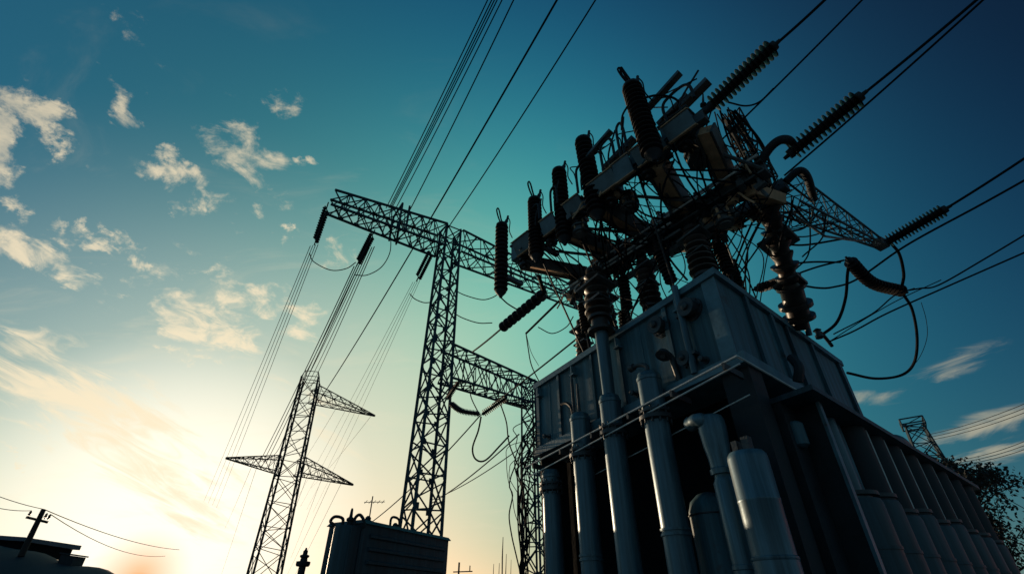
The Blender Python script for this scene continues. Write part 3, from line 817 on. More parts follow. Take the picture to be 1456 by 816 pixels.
    # upright n-shaped clamps and flags above the left rail
    for s, w, h in ((.6, .3, .8), (.69, .16, .95), (.9, .55, .6), (.17, .25, .6), (.3, .2, .7), (.46, .2, .7)):
        c = RA0.lerp(RA1, s) + UP * .1 + N_L * .3
        mb = MB(); mb.tube(spline([c, c + UP * h * .8, c + UP * h + dA * w * .3, c + UP * h + dA * w * .8, c + UP * h * .75 + dA * w, c + dA * w + UP * h * .2], 5), .028, 8); part('clamp', mb, 'dark', smooth=True)
        mb = MB(); mb.tube(spline([c + dA * w * .5, c + UP * h * .5 + dA * w * .6, c + UP * h * 1.1 + dA * w * 1.4], 4), .018, 6); part('clamp_rod', mb, 'dark', smooth=True)
    for s, l in ((.6, .7), (.92, .8)):
        c = RA0.lerp(RA1, s) + UP * .95 + N_L * .3
        mb = MB(); mb.obox(c, dA + UP * .3, sA, UP - dA * .3, l, .12, .07); part('bracket', mb)
    for s, l in ((.64, .8), (.9, .7), (.99, .6)):
        c = RA0.lerp(RA1, s) + UP * .55
        mb = MB(); mb.obox(c + UP * .12, dA + UP * .25, sA, UP - dA * .25, l, .16, .09); part('bracket', mb)
    # motor drums hanging in the frame
    for c, r, L in ((RA0.lerp(RA1, .9) + D2 * .5 - UP * .1, .26, .5), (RA0.lerp(RA1, .6) + D2 * .3 - UP * .35, .2, .4), (RA0.lerp(RA1, .38) + D2 * .05 - UP * .4, .18, .4), (RB0.lerp(RB1, .8) - UP * .45, .18, .4)):
        mb = MB(); mb.lathe(c - UP * L / 2, c + UP * L / 2, [(0, r * .55), (.03, r * .6), (.03, r * .9), (.08, r * .9), (.08, r * .78), (L * .4, r * .78), (L * .4, r), (L * .5, r), (L * .5, r * .78), (L - .08, r * .78), (L - .08, r * .92), (L - .02, r * .92), (L, r * .4)], 10); h = part('housing', mb, 'frame')
        mb = MB()
        for k in range(5):
            an = k * 1.256; u = V((math.cos(an), math.sin(an), 0)) * r
            mb.lathe(c + u * .8 - UP * L * .3, c + u * .8 + UP * L * .3, [(0, .025), (L * .6, .025)], 6)
        part('tie_rods', mb, 'arm', h)
    # small post insulators between lid and rails
    for a, b, z0, z1 in ((3.2, .1, 6.1, 7.75), (2.1, .25, 6.1, 7.8), (.9, .35, 6.1, 7.75), (-.1 + .2, 1.0, 6.1, 7.8), (.3, 1.6, 6.1, 7.8), (3.0, 1.1, 6.1, 7.7), (.15, .5, 6.1, 7.7)):
        p, q = T(a, b, z0), T(a + rnd.uniform(-.2, .2), b + rnd.uniform(-.15, .15), z1)
        mb = MB(); mb.bar(p, q, .035, 6); m1 = p.lerp(q, .3); m2 = p.lerp(q, .75); mb.ribs([m1, m2], .05, .12, 9, 12)
        part('post_insulator', mb, 'rubber', smooth=True)
    # struts: struts from lid to the left rail, diagonal braces
    for s, a, b in ((.12, 3.5, .3), (.36, 2.4, .25), (.7, .9, .3)):
        mb = MB(); mb.tube([T(a, b, ZT), RA0.lerp(RA1, s) - UP * .13], .02, 6); part('strut', mb, 'dark')
    for s, e in ((.1, .35), (.3, .55), (.55, .8), (.8, .6), (.9, 1.0)):
        mb = MB(); mb.tube([RA0.lerp(RA1, s) - UP * .13, RB0.lerp(RB1, e) - UP * .1], .035, 6); part('strut', mb)
        mb = MB(); mb.tube([RB0.lerp(RB1, s) - UP * .15, q0.lerp(q1, e)], .03, 6); part('strut', mb)
    for i in range(9):
        p = RB0.lerp(RB1, i / 8.5) - UP * .12; mb = MB(); mb.tube([p, p - UP * .45 + dB * .12], .03, 6); part('strut', mb)
    # flat plates under the rails
    for s, w in ((.14, .5), (.58, .6)):
        c = RB0.lerp(RB1, s) - UP * .33 + D2 * .1; mb = MB(); mb.obox(c, dB, sB, UP + sB * .12, w, .55, .05); part('plate', mb, 'frame')
    # lattice arm on the right
    r0 = PZ(1112, 272, 8.0); tip = PZ(1252, 347, 8.0)
    d = (tip - r0); d.z = 0; d.normalize(); s = V((-d.y, d.x, 0))
    A = [r0 + s * .3 + UP * .26, r0 - s * .3 + UP * .26, r0 - s * .2 - UP * .42, r0 + s * .2 - UP * .42]
    Bq = [tip + s * .07 + UP * .07, tip - s * .07 + UP * .07, tip - s * .07 - UP * .07, tip + s * .07 - UP * .07]
    mb = MB(); lattice(mb, A, Bq, 7, .024, .010); part('lattice_arm', mb, 'frame')
    mb = MB(); mb.tube([r0 - UP * .55, r0 - UP * .75 + d * .8, r0 + d * 1.9 - UP * .4, tip - d * .5 - UP * .1], .022, 6); part('arm_brace', mb, 'frame')
    mb = MB(); mb.obox(tip, d, s, UP, .22, .2, .18); part('arm_end_block', mb, 'frame')
    # end uprights at the right end of the rails
    for p, q in ((PZ(1048, 165, 8.9), PZ(1092, 262, 7.8)), (PZ(1032, 170, 8.8), PZ(1075, 255, 7.9))):
        mb = MB(); mb.tube([p, q], .045, 6); part('upright', mb)
    pA, qA = PZ(1040, 160, 8.95), PZ(1085, 262, 7.8)
    mb = MB(); lattice(mb, square(pA, .2), square(qA, .35), 6, .018, .012); part('upright', mb, label='narrow lattice upright under the top strain insulator')
    # elbows that carry the strain insulators
    e = [RB1 - dB * .1 + UP * .12, PZ(1092, 214, 8.15), PZ(1106, 201, 8.2), PZ(1119, 199, 8.15), PZ(1127, 206, 8.1), PZ(1131, 215, 8.0)]
    mb = MB(); mb.tube(spline(e, 6), .075, 12); part('elbow', mb, 'dark', smooth=True)
    e = [PZ(1100, 278, 7.9), PZ(1120, 256, 8.1), PZ(1136, 243, 8.2), PZ(1148, 252, 8.1), PZ(1157, 285, 7.9)]
    mb = MB(); mb.tube(spline(e, 6), .07, 12); part('elbow', mb, 'dark', smooth=True)
    mb = MB(); mb.tube(spline([RA1 - dA * .3 + UP * .1, RA1 + UP * .12, PZ(1012, 152, 8.8)], 5), .07, 12); part('elbow', mb, 'dark', smooth=True)
    # cable-clamp blocks spread along the rails
    for i in range(78):
        s = rnd.random(); R0, R1 = ((RA0, RA1), (RB0, RB1), (RB0, RB1), (RC0, RC1))[i % 4]
        c = R0.lerp(R1, s) + V((rnd.uniform(-.15, .15), rnd.uniform(-.15, .15), rnd.choice((-1, 1, -1)) * rnd.uniform(.12, .34)))
        mb = MB(); ax = V((rnd.uniform(-1, 1), rnd.uniform(-1, 1), rnd.uniform(-.4, .4))).normalized(); ay = ax.cross(UP).normalized()
        mb.obox(c, ax, ay, ax.cross(ay), rnd.uniform(.1, .22), rnd.uniform(.08, .14), rnd.uniform(.06, .16))
        mb.lathe(c, c + UP * .3, [(0, .03), (.16, .03), (.16, .05), (.19, .05)], 8)
        if i % 3 == 0: mb.tube(spline([c, c + ax * .18 + UP * .1, c + ax * .3 - UP * .12, c + ax * .42 - UP * .3], 4), .018, 5)
        part('clamp_block', mb, rnd.choice(('frame', 'arm', 'box', 'frame', 'dark')))
bus_frame()

# five dark ribbed arresters
def arresters():
    data = [((712, 420), 320, .17, 'farthest and lowest ribbed arrester, clear of the frame against the sky'),
            ((763, 370), 284, .165, 'second ribbed arrester with a looped wire on its cap'),
            ((803, 345), 243, .172, 'middle ribbed arrester with a small knob on its cap'),
            ((850, 310), 200, .188, 'fourth ribbed arrester, standing taller than the three beside it'),
            ((930, 225), 126, .19, 'highest and thickest ribbed arrester at the top of the frame')]
    for (px, py), yt, r, lab in data:
        b = PZ(px, py, 7.85); zt = up_to(b, yt)
        tilt = {930: V((-.05, -.02, 0)), 850: V((-.04, 0, 0)), 803: V((0, 0, 0))}.get(px, V((0, 0, 0)))
        h = zt - b.z; top = b + (UP + tilt) * h
        t = thing('surge_arrester', lab, 'arrester', b, 'dark ribbed arresters along the left rail')
        d = (top - b).normalized()
        mb = MB(); mb.ribs([b + d * .1, top - d * .05], r * .64, r, 16, 22, .2); obj('ribbed_body', mb, 'rubber', t)
        mb = MB(); mb.lathe(top - d * .05, top + d, [(0, r * .9), (.05, r * .9), (.06, r * .6), (.12, r * .5), (.14, r * .25)], 16); obj('cap', mb, 'dark', t)
        mb = MB(); mb.lathe(b + d * .1, b - d, [(0, r * .8), (.05, r * .6), (.1, r * .35), (.16, r * .2)], 14); obj('foot', mb, 'dark', t)
        mb = MB(); mb.beam(b + d * h * .28 + D2 * r * .6, b + d * h * .28 + D2 * (r + .5), .12, .1); obj('bracket', mb, 'frame', t)
        sd = V((-1, 0, 0)); c = top + d * .06
        if px in (712, 763, 930):
            mb = MB(); w = r * .35; mb.tube(spline([c + sd * r * .2, c + sd * r * .62 + d * .25, c + sd * r * .85 + d * .47, c + sd * r * .68 + d * .55, c + sd * r * .45 + d * .45, c + sd * r * .2 + d * .2, c - sd * r * .05], 6), .02, 6); obj('wire_loop', mb, 'cable', t)
            if px == 930:
                mb = MB(); mb.tube(spline([c + sd * r * .1, c + sd * r * .55 + d * .3, c + sd * r * .6 + d * .5, c + sd * r * .4 + d * .56, c + sd * r * .2 + d * .4, c - sd * r * .3], 6), .018, 6); obj('wire_loop', mb, 'cable', t)
        mb = MB(); mb.tube(spline([c - sd * r * .5, c - sd * r * .75 + d * .1, c - sd * r * .95 + d * .26], 4), [.045] * 5 + [.03] * 4, 8); obj('horn', mb, 'dark', t)
        mb = MB(); mb.tube(spline([c - sd * r * .95 + d * .22, c - sd * r * 1.25 + d * .05, c - sd * r * 1.15 - d * .25, c - sd * r * 1.6 - d * .5], 5), .014, 5); obj('lead', mb, 'cable', t)
arresters()

# ------------------------------------------------------------------ strain insulators and their lines
def strain(name, pts, r0, r1, n, label, group=None, m='rubber', fit=.12, seg=14):
    pts = [V(p) for p in pts]
    t = thing(name, label, 'insulator', pts[0], group)
    path = spline(pts, 8)
    mb = MB(); mb.ribs(path, r0, r1, n, seg); obj('shed_stack', mb, m, t)
    d0 = (path[0] - path[1]).normalized(); d1 = (path[-1] - path[-2]).normalized()
    for p, d in ((path[0], d0), (path[-1], d1)):
        mb = MB(); mb.lathe(p - d * .01, p + d, [(0, r0 * 1.2), (fit * .6, r0 * 1.1), (fit * .62, r0 * .5), (fit * 1.3, r0 * .4)], 10); obj('end_fitting', mb, 'dark', t)
    return path[0], path[-1]

def near_lines():
    # A, top
    a0, a1 = PZ(1012, 150, 8.8), PZ(1098, 68, 9.2)
    strain('strain_insulator', [a0, a1], .075, .17, 15, 'topmost strain insulator slanting up from the frame end')
    wire('power_line', sag(a1, PZ(1190, -16, 9.7), .02), .024, 'line leaving the topmost strain insulator for the top edge', 'power line')
    wire('power_line', sag(PZ(996, 228, 8.3), PZ(1240, -14, 9.8), .03), .016, 'straight line passing right of the topmost insulator', 'power line')
    wire('jumper_cable', spline([PZ(1036, 146, 8.8), PZ(1060, 151, 8.9), PZ(1080, 145, 9), PZ(1100, 126, 9.1)]), .016, 'short slack wire joining topmost insulator to the line', 'cable')
    # B
    b0, b1 = PZ(1126, 217, 8.0), PZ(1220, 140, 8.3)
    strain('strain_insulator', [b0, b1], .075, .16, 15, 'upper right strain insulator carried by the bent pipe')
    wire('power_line', sag(b1, PZ(1410, -18, 8.9), .02), .022, 'upper line of the pair at the top right', 'power line')
    wire('power_line', sag(PZ(1115, 250, 7.95), PZ(1418, -18, 8.8), .03), .017, 'lower line of the pair at the top right', 'power line')
    # C
    c0, c1 = PZ(1262, 344, 8.0), PZ(1341, 299, 8.2)
    strain('strain_insulator', [c0, c1], .07, .14, 16, 'strain insulator at the tip of the lattice arm')
    wire('power_line', sag(c1, PZ(1500, 196, 8.6), .02), .024, 'line leaving the lattice arm insulator for the right edge', 'power line')
    wire('power_line', spline([PZ(1124, 402, 7.1), PZ(1160, 409, 7.25), PZ(1185, 408, 7.4), PZ(1220, 396, 7.5), PZ(1290, 348, 7.8), PZ(1400, 288, 8.1), PZ(1500, 232, 8.4)]), .022, 'line curving from the leaning bushing up to the right edge', 'power line')
    # D
    d0, dm, d1 = PZ(1208, 371, 7.7), PZ(1240, 402, 7.5), PZ(1283, 414, 7.45)
    strain('jumper_insulator', [d0, dm, d1], .06, .135, 18, 'drooping ribbed insulator hanging below the lattice arm')
    wire('jumper_cable', spline([PZ(1268, 347, 8.0), PZ(1279, 362, 7.85), PZ(1285, 390, 7.6), d1, PZ(1297, 440, 7.2), PZ(1304, 480, 6.8), PZ(1300, 515, 6.5), PZ(1282, 533, 6.3), PZ(1245, 538, 6.15), PZ(1205, 530, 6.1)]), .03, 'thick black cable looping down from the drooping insulator', 'cable', m='cable', n=8)
    wire('jumper_cable', spline([d0, PZ(1205, 390, 7.5), PZ(1202, 425, 7.1), PZ(1190, 458, 6.6), PZ(1166, 478, 6.25)]), .03, 'thick black cable dropping from the drooping insulator to the lid', 'cable', m='cable', n=8)
    wire('jumper_cable', spline([PZ(1310, 430, 7.2), PZ(1317, 455, 7.0), PZ(1318, 480, 6.8), PZ(1308, 507, 6.5), PZ(1290, 530, 6.3)]), .006, 'hair thin wire beside the thick cable loop', 'cable')
    wire('power_line', spline([d1, PZ(1308, 410, 7.5), PZ(1335, 405, 7.55), PZ(1400, 368, 7.8), PZ(1500, 308, 8.2)]), .018, 'line from the drooping insulator to the right edge', 'power line')
    wire('power_line', spline([PZ(1180, 485, 6.4), PZ(1215, 470, 6.55), PZ(1262, 445, 6.8), PZ(1345, 408, 7.1), PZ(1500, 340, 7.6)]), .018, 'lowest line from the lid corner to the right edge', 'power line')
    wire('power_line', spline([PZ(1185, 475, 6.4), PZ(1240, 446, 6.7), PZ(1272, 420, 7.0), PZ(1300, 410, 7.2)]), .014, 'short twisted line between the lid corner and drooping insulator', 'power line')
    wire('jumper_cable', spline([PZ(1180, 485, 6.3), PZ(1232, 452, 6.6), PZ(1280, 425, 7.0), PZ(1338, 398, 7.3)]), .010, 'frayed thin wire above the lowest right line', 'cable')
    for i, (x0, y0, x1, y1) in enumerate(((1116, 376, 1195, 373), (1121, 394, 1200, 370))):
        wire('jumper_cable', spline([PZ(x0, y0, 7.4), PZ((x0 + x1) / 2, (y0 + y1) / 2 - 2, 7.5), PZ(x1, y1, 7.65)]), .02, ('upper' , 'lower')[i] + ' short lead from the leaning bushing to the drooping insulator', 'cable', m='cable')
    # terminal at the lid corner
    p = PZ(1166, 480, 6.12); t = thing('cable_terminal', 'knobbly cable terminal at the right corner of the lid', 'terminal', p)
    mb = MB(); mb.lathe(p, p + UP, [(0, .08), (.05, .08), (.06, .05), (.14, .05), (.16, .08), (.2, .03)], 10); obj('post', mb, 'flange', t)
    mb = MB(); mb.tube(spline([p + UP * .1, p + UP * .18 + D2 * .2, p + UP * .1 + D2 * .45, p + UP * .02 + D2 * .6], 5), .035, 8); obj('lug', mb, 'dark', t)
    # E, towards the lattice gantry
    e0, e1 = PZ(774, 417, 8.1), PZ(714, 466, 8.3)
    strain('strain_insulator', [e0, e1], .035, .15, 9, 'strain insulator slanting down-left from the frame to the gantry')
    wire('power_line', sag(e1, PZ(672, 500, 8.8), .02), .028, 'tie line from that strain insulator down to the lower beam', 'power line')
    wire('jumper_cable', spline([PZ(766, 392, 8.2), PZ(770, 405, 8.15), e0]), .05, 'thick clamp lead holding the slanting strain insulator', 'cable', m='cable')
    # hanging piece right of E
    h0, h1 = PZ(795, 428, 8.0), PZ(748, 474, 8.0)
    wire('jumper_cable', spline([h0, h0.lerp(h1, .5), h1]), .03, 'stiff dark lead reaching left from under the frame', 'cable', m='cable', n=8)
    wire('jumper_cable', spline([h1, PZ(751, 495, 7.7), PZ(756, 520, 7.3), PZ(769, 547, 6.9)]), .016, 'thin wire dropping from the stiff lead to the tank end', 'cable')
    wire('jumper_cable', spline([h1, PZ(755, 500, 7.7), PZ(766, 520, 7.3)]), .008, 'hair thin wire beside the dropping wire', 'cable')
    wire('jumper_cable', spline([PZ(765, 465, 7.9), PZ(785, 474, 7.7), PZ(805, 465, 7.6), PZ(815, 450, 7.6)]), .014, 'shallow slack loop between stiff lead and frame', 'cable')
    wire('power_line', sag(PZ(700, 575, 7.3), PZ(822, 480, 7.0), .02), .022, 'straight line from the lower beam up to the frame', 'power line')
    wire('jumper_cable', spline([PZ(713, 424, 7.8), PZ(722, 432, 7.8), PZ(735, 440, 7.8)]), .018, 'short lead under the farthest arrester', 'cable')
near_lines()

# ------------------------------------------------------------------ gantry strings, line bundles
def far_lines():
    G = GANTRY; ay, ax = G['ay'], G['ax']
    g = 'insulator strings under the long crossarm'
    def pair(top_px, bot_px, Yt, Yb, label, sep=.2):
        p, q = PY(*top_px, Yt), PY(*bot_px, Yb)
        t = thing('insulator_string', label, 'insulator', p, g)
        side = (q - p).cross(V((0, 1, 0))).normalized() * sep
        for s in (-1, 1):
            mb = MB(); mb.ribs([p + side * s, q + side * s], .05, .135, 13, 10); obj('disc_string', mb, 'rubber', t)
        mb = MB(); mb.bar(p - side * 1.3, p + side * 1.3, .05); mb.bar(q - side * 1.3, q + side * 1.3, .05); mb.bar(q, q + (q - p).normalized() * .4, .05); mb.bar(p, p - (q - p).normalized() * .5, .05); obj('yoke', mb, 'dark', t)
        return q + (q - p).normalized() * .4
    q1 = pair((464, 297), (449, 342), G['L'].y + .3, G['L'].y + 2.5, 'double disc string at the far left tip of the crossarm')
    q2 = pair((529, 335), (510, 372), G['L'].lerp(G['M'], .5).y + .6, G['L'].lerp(G['M'], .5).y + 2.6, 'double disc string at the middle of the left arm')
    q3 = pair((612, 360), (595, 394), 25.6, 27.5, 'double disc string just left of the mast')
    # upper bundle: from overhead to the saddle on the arm
    sad = G['L'].lerp(G['M'], .52)
    for i, (xt, xb) in enumerate(((695, 553), (701, 557), (705, 559), (709, 561), (716, 567))):
        p = PZ(xt + 10, -24, 25.6); q = PY(xb - 4, 296, sad.y - .1 + .15 * i)
        wire('power_line', sag(p, q, .25), .03, 'line of the tight bundle from top edge to the long crossarm', 'power line', 'tight line bundle above the crossarm')
    wire('power_line', sag(PZ(742, -24, 25.6), PY(579, 306, sad.y + .4), .3), .034, 'single line just right of the tight bundle', 'power line')
    wire('power_line', sag(PZ(806, -24, 24.5), PY(452, 572, 60), .9, 24), .05, 'single line crossing before the crossarm to the far pylon', 'power line')
    wire('power_line', sag(PZ(862, -24, 24.5), PY(633, 330, G['M'].y - .2), .25), .036, 'rightmost single line ending at the mast top', 'power line')
    # lower bundles
    def bundle(q, ends, label, group, r=.03):
        for k, e in enumerate(ends):
            s = (k - (len(ends) - 1) / 2)
            wire('power_line', sag(q + V((.16 * s, 0, .05 * s)), e, .6), r, label, 'power line', group)
    bundle(q1, [PY(290 + 6 * k, 712 + 3 * k, 120) for k in range(4)], 'faint line of the bundle sinking from the crossarm tip', 'lines below the crossarm tip', .022)
    bundle(PY(527, 352, sad.y + 1.5), [PY(425 + 5 * k, 548 + 2 * k, 59) for k in range(4)], 'line of the middle bundle running to the far pylon', 'middle bundle to the far pylon', .032)
    bundle(q2, [PY(370 + 4 * k, 655 + 2 * k, 59) for k in range(3)], 'line from the middle string to the far pylon lower arm', 'middle string lines', .036)
    bundle(q3, [PY(418 + 9 * k, 716 + 4 * k, 130) for k in range(4)], 'faint line of the bundle sinking from the string by the mast', 'lines left of the mast', .015)
    # pylon drop lines
    for i, (x0, y0, x1, y1) in enumerate(((368, 655, 330, 770), (360, 658, 333, 720), (478, 580, 440, 640), (527, 592, 470, 660), (463, 665, 430, 750), (470, 685, 425, 780), (485, 687, 432, 790), (440, 668, 405, 760))):
        wire('power_line', sag(PY(x0, y0, 60), PY(x1 + (x1 - x0) * .5, y1 + (y1 - y0) * .5, 170), .6), .022, 'faint line sinking behind the far pylon crossarms', 'power line', 'faint lines behind the far pylon')
    wire('power_line', spline([PY(415, 592, 59), PY(395, 640, 59.5), PY(374, 656, 60)]), .035, 'short line down the left side of the far pylon', 'power line')
    # loops under the crossarm
    loops = [([(440, 360), (446, 372), (470, 384), (492, 382), (506, 373)], 'slack loop between the two left disc strings'),
             ([(556, 338), (554, 360), (542, 380), (522, 391), (505, 391)], 'slack loop right of the middle disc string'),
             ([(583, 418), (590, 425), (602, 430), (612, 430)], 'tiny slack loop left of the mast'),
             ([(647, 413), (662, 420), (685, 426), (700, 423), (711, 416)], 'slack loop from the mast to the farthest arrester'),
             ([(644, 444), (658, 452), (680, 459), (700, 459)], 'lower slack loop right of the mast')]
    for pts, lab in loops:
        wire('jumper_cable', spline([PY(x, y, 26) for x, y in pts]), .034, lab, 'cable')
    # strings under the lower beam
    z = 24
    g2 = 'insulators under the lower beam'
    def one(pts, r0, r1, n, lab, m='rubber'): return strain('beam_insulator', [PY(x, y, z) for x, y in pts], r0, r1, n, lab, g2, m, .1, 10)
    one([(652, 543), (637, 566)], .06, .14, 12, 'upright ribbed insulator beside the mast under the lower beam')
    one([(642, 574), (656, 584), (680, 588)], .1, .17, 20, 'reddish drooping insulator under the lower beam', 'red')
    one([(687, 588), (719, 566)], .07, .19, 14, 'slanting insulator under the middle of the lower beam')
    one([(727, 573), (748, 577)], .05, .13, 8, 'small level insulator beside the lattice post')
    for pts, r, lab in ([[(684, 592), (680, 612), (672, 636), (676, 652), (690, 654), (712, 632), (724, 619)], .045, 'heavy slack cable below the slanting insulator'],
                        [[(668, 548), (670, 565), (680, 586)], .03, 'thin lead from lower beam to the reddish insulator'],
                        [[(712, 575), (720, 600), (724, 630), (738, 665)], .035, 'lead sweeping down from the slanting insulator to the columns']):
        wire('jumper_cable', spline([PY(x, y, z) for x, y in pts]), r, lab, 'cable', m='cable')
    wire('power_line', sag(PY(683, 590, z), PY(520, 748, 40), .4), .035, 'line passing behind the mast down to the squat transformer', 'power line')
    wire('power_line', sag(PY(738, 617, 20), PY(612, 716, 32), .2), .03, 'upper of two lines rising to the tangled cables', 'power line')
    wire('power_line', sag(PY(735, 640, 20), PY(612, 711, 32), .2), .022, 'lower of two lines rising to the tangled cables', 'power line')
far_lines()

# ------------------------------------------------------------------ loose cables
def tangles():
    rnd = random.Random(5)
    # hanging beside the far end of the tank
    lab = 'thin black cable dangling in the tangle at the tank far end'
    for i in range(17):
        x = rnd.uniform(722, 762); y0 = rnd.uniform(585, 650); y1 = min(830, y0 + rnd.uniform(70, 220))
        b = rnd.uniform(.15, .6); bow = rnd.uniform(-16, 12)
        pts = []; k = 6
        for j in range(k + 1):
            f = j / k
            pts.append(PB(x + (748 - x) * f * .6 + rnd.uniform(-5, 5) * (1 - abs(2 * f - 1)) + bow * math.sin(math.pi * f), y0 + (y1 - y0) * f, -.35 + rnd.uniform(-.06, .06) - b * .2))
        pts[0] = T(A1 + .06, rnd.uniform(-.1, .3), rnd.uniform(4.5, 5.5))
        wire('dangling_cable', spline(pts, 5), rnd.choice((.008, .01, .014)), lab, 'cable', 'dangling cables at the tank far end', 'cable')
    for i in range(4):
        x = 742 + rnd.uniform(-4, 6)
        pts = [PB(x + rnd.uniform(-4, 4), y, -.4) for y in range(690, 835, 24)]
        wire('dangling_cable', spline(pts, 5), .016, 'thicker black cable bunched against the shortest column', 'cable', 'cables bunched by the shortest column', 'cable')
    # tangle in the bus frame
    lab = 'thin dark jumper wire in the tangle between busbar frame and lid'
    def pick():
        k = rnd.random()
        if k < .3: return RA0.lerp(RA1, rnd.random()) + V((rnd.uniform(-.2, .2), rnd.uniform(-.2, .2), rnd.uniform(-.4, .2)))
        if k < .7: return RB0.lerp(RB1, rnd.random()) + V((rnd.uniform(-.2, .2), rnd.uniform(-.2, .2), rnd.uniform(-.5, .2)))
        if k < .8: return RC0.lerp(RC1, rnd.random()) + V((0, 0, rnd.uniform(-.4, .2)))
        return T(rnd.uniform(.1, 4), rnd.uniform(.05, 1.2), rnd.uniform(6.12, 6.4))
    n = 0
    while n < 185:
        p, q = pick(), pick(); d = (p - q).length
        if d < .35 or d > 1.9: continue
        off = V((rnd.uniform(-.3, .3), rnd.uniform(-.3, .3), rnd.uniform(-.45, .2))) * min(1, d)
        m1 = p.lerp(q, .33) + off; m2 = p.lerp(q, .66) + off * rnd.uniform(.3, 1.1)
        wire('jumper_wire', spline([p, m1, m2, q], 7), rnd.choice((.008, .011, .014, .02)), lab, 'cable', 'jumper wires tangled in the busbar frame', 'cable')
        n += 1
    for i in range(9):
        p = PZ(1016 + 3.5 * i, 158 + rnd.uniform(-4, 6), 8.85); q = PZ(1062 + 5 * i, 248 + rnd.uniform(-10, 22), 7.85)
        m = p.lerp(q, .5) + V((rnd.uniform(-.12, .12), rnd.uniform(-.12, .12), rnd.uniform(-.1, .15)))
        wire('jumper_wire', spline([p, m, q], 8), rnd.choice((.012, .018, .024)), 'dark wire in the bundle dropping from the topmost strain insulator', 'cable', 'wire bundle below the topmost insulator', 'cable')
    for i in range(7):
        c = RA0.lerp(RA1, .45 + .08 * i) + UP * .35 + N_L * .25
        pts = [c, c + UP * .35 + N_L * rnd.uniform(-.1, .15), c + UP * rnd.uniform(.5, .8) + D1 * rnd.uniform(-.3, .3), c + UP * rnd.uniform(.1, .4) - D1 * rnd.uniform(.3, .6)]
        wire('jumper_wire', spline(pts, 7), .013, 'curly thin wire rising above the left rail against the sky', 'cable', 'curly wires above the left rail', 'cable')
    # wires around the lattice arm and leaning bushing
    lab = 'dark wire looping around the leaning bushing and lattice arm'
    r0 = PZ(1112, 272, 8.0); tip = PZ(1252, 347, 8.0)
    p0 = PZ(1140, 466, ZT); q0 = PZ(1083, 258, 8.05)
    for i in range(22):
        p = r0.lerp(tip, rnd.uniform(0, .5)) + UP * rnd.uniform(-.5, .25)
        q = p0.lerp(q0, rnd.uniform(.35, 1)) + V((rnd.uniform(-.35, .35), rnd.uniform(-.3, .3), 0))
        m = p.lerp(q, .5) + V((rnd.uniform(-.25, .25), rnd.uniform(-.25, .25), rnd.uniform(-.4, .1)))
        wire('jumper_wire', spline([p, m, q], 8), rnd.choice((.01, .014, .02)), lab, 'cable', 'wires around the leaning bushing', 'cable')
    lab = 'slack wire hanging beneath the right rail before open sky'
    for i in range(12):
        p = RC0.lerp(RC1, rnd.random()) - UP * .15; x = rnd.uniform(1000, 1090)
        q = PZ(x, rnd.uniform(385, 425) + (x - 1012) * .5 * (x > 1012), 6.25)
        m = p.lerp(q, .5) + V((rnd.uniform(-.4, .4), rnd.uniform(-.2, .2), rnd.uniform(-.2, .2)))
        wire('jumper_wire', spline([p, m, q], 8), rnd.choice((.01, .014)), lab, 'cable', 'wires beneath the right rail', 'cable')
    strain('hanging_insulator', [PZ(1001, 332, 7.6), PZ(1008, 355, 7.3), PZ(1018, 383, 6.9)], .04, .08, 13, 'slim ribbed insulator hanging over the lid corner')
    strain('hanging_insulator', [PZ(1078, 410, 6.9), PZ(1095, 405, 7.0), PZ(1108, 400, 7.1)], .05, .1, 6, 'stubby insulator lying level beside the leaning bushing')
    wire('jumper_cable', spline([PZ(915, 140, 9.1), PZ(935, 136, 9.1), PZ(958, 140, 9.1), PZ(966, 152, 9.0), PZ(940, 170, 8.9)]), .022, 'curved wire arching right of the highest arrester', 'cable', m='cable')
    wire('jumper_cable', spline([PZ(893, 150, 9.3), PZ(885, 165, 9.1), PZ(884, 185, 8.8)]), .02, 'wire dropping left of the highest arrester', 'cable', m='cable')
    wire('jumper_cable', spline([PZ(1000, 195, 8.6), PZ(1015, 185, 8.5), PZ(1030, 205, 8.3), PZ(1050, 212, 8.2)]), .012, 'thin curling wire under the topmost strain insulator', 'cable')
tangles()

# ------------------------------------------------------------------ sun and sky
el = math.asin(SUN.z); az = math.atan2(SUN.x, SUN.y)
sl = bpy.data.lights.new('sun', 'SUN'); sl.energy = 3.2; sl.angle = math.radians(.53); sl.color = (1, .74, .48)
so = bpy.data.objects.new('sun', sl); COL.objects.link(so)
so.location = (0, 0, 60)
so.rotation_euler = SUN.to_track_quat('Z', 'Y').to_euler()

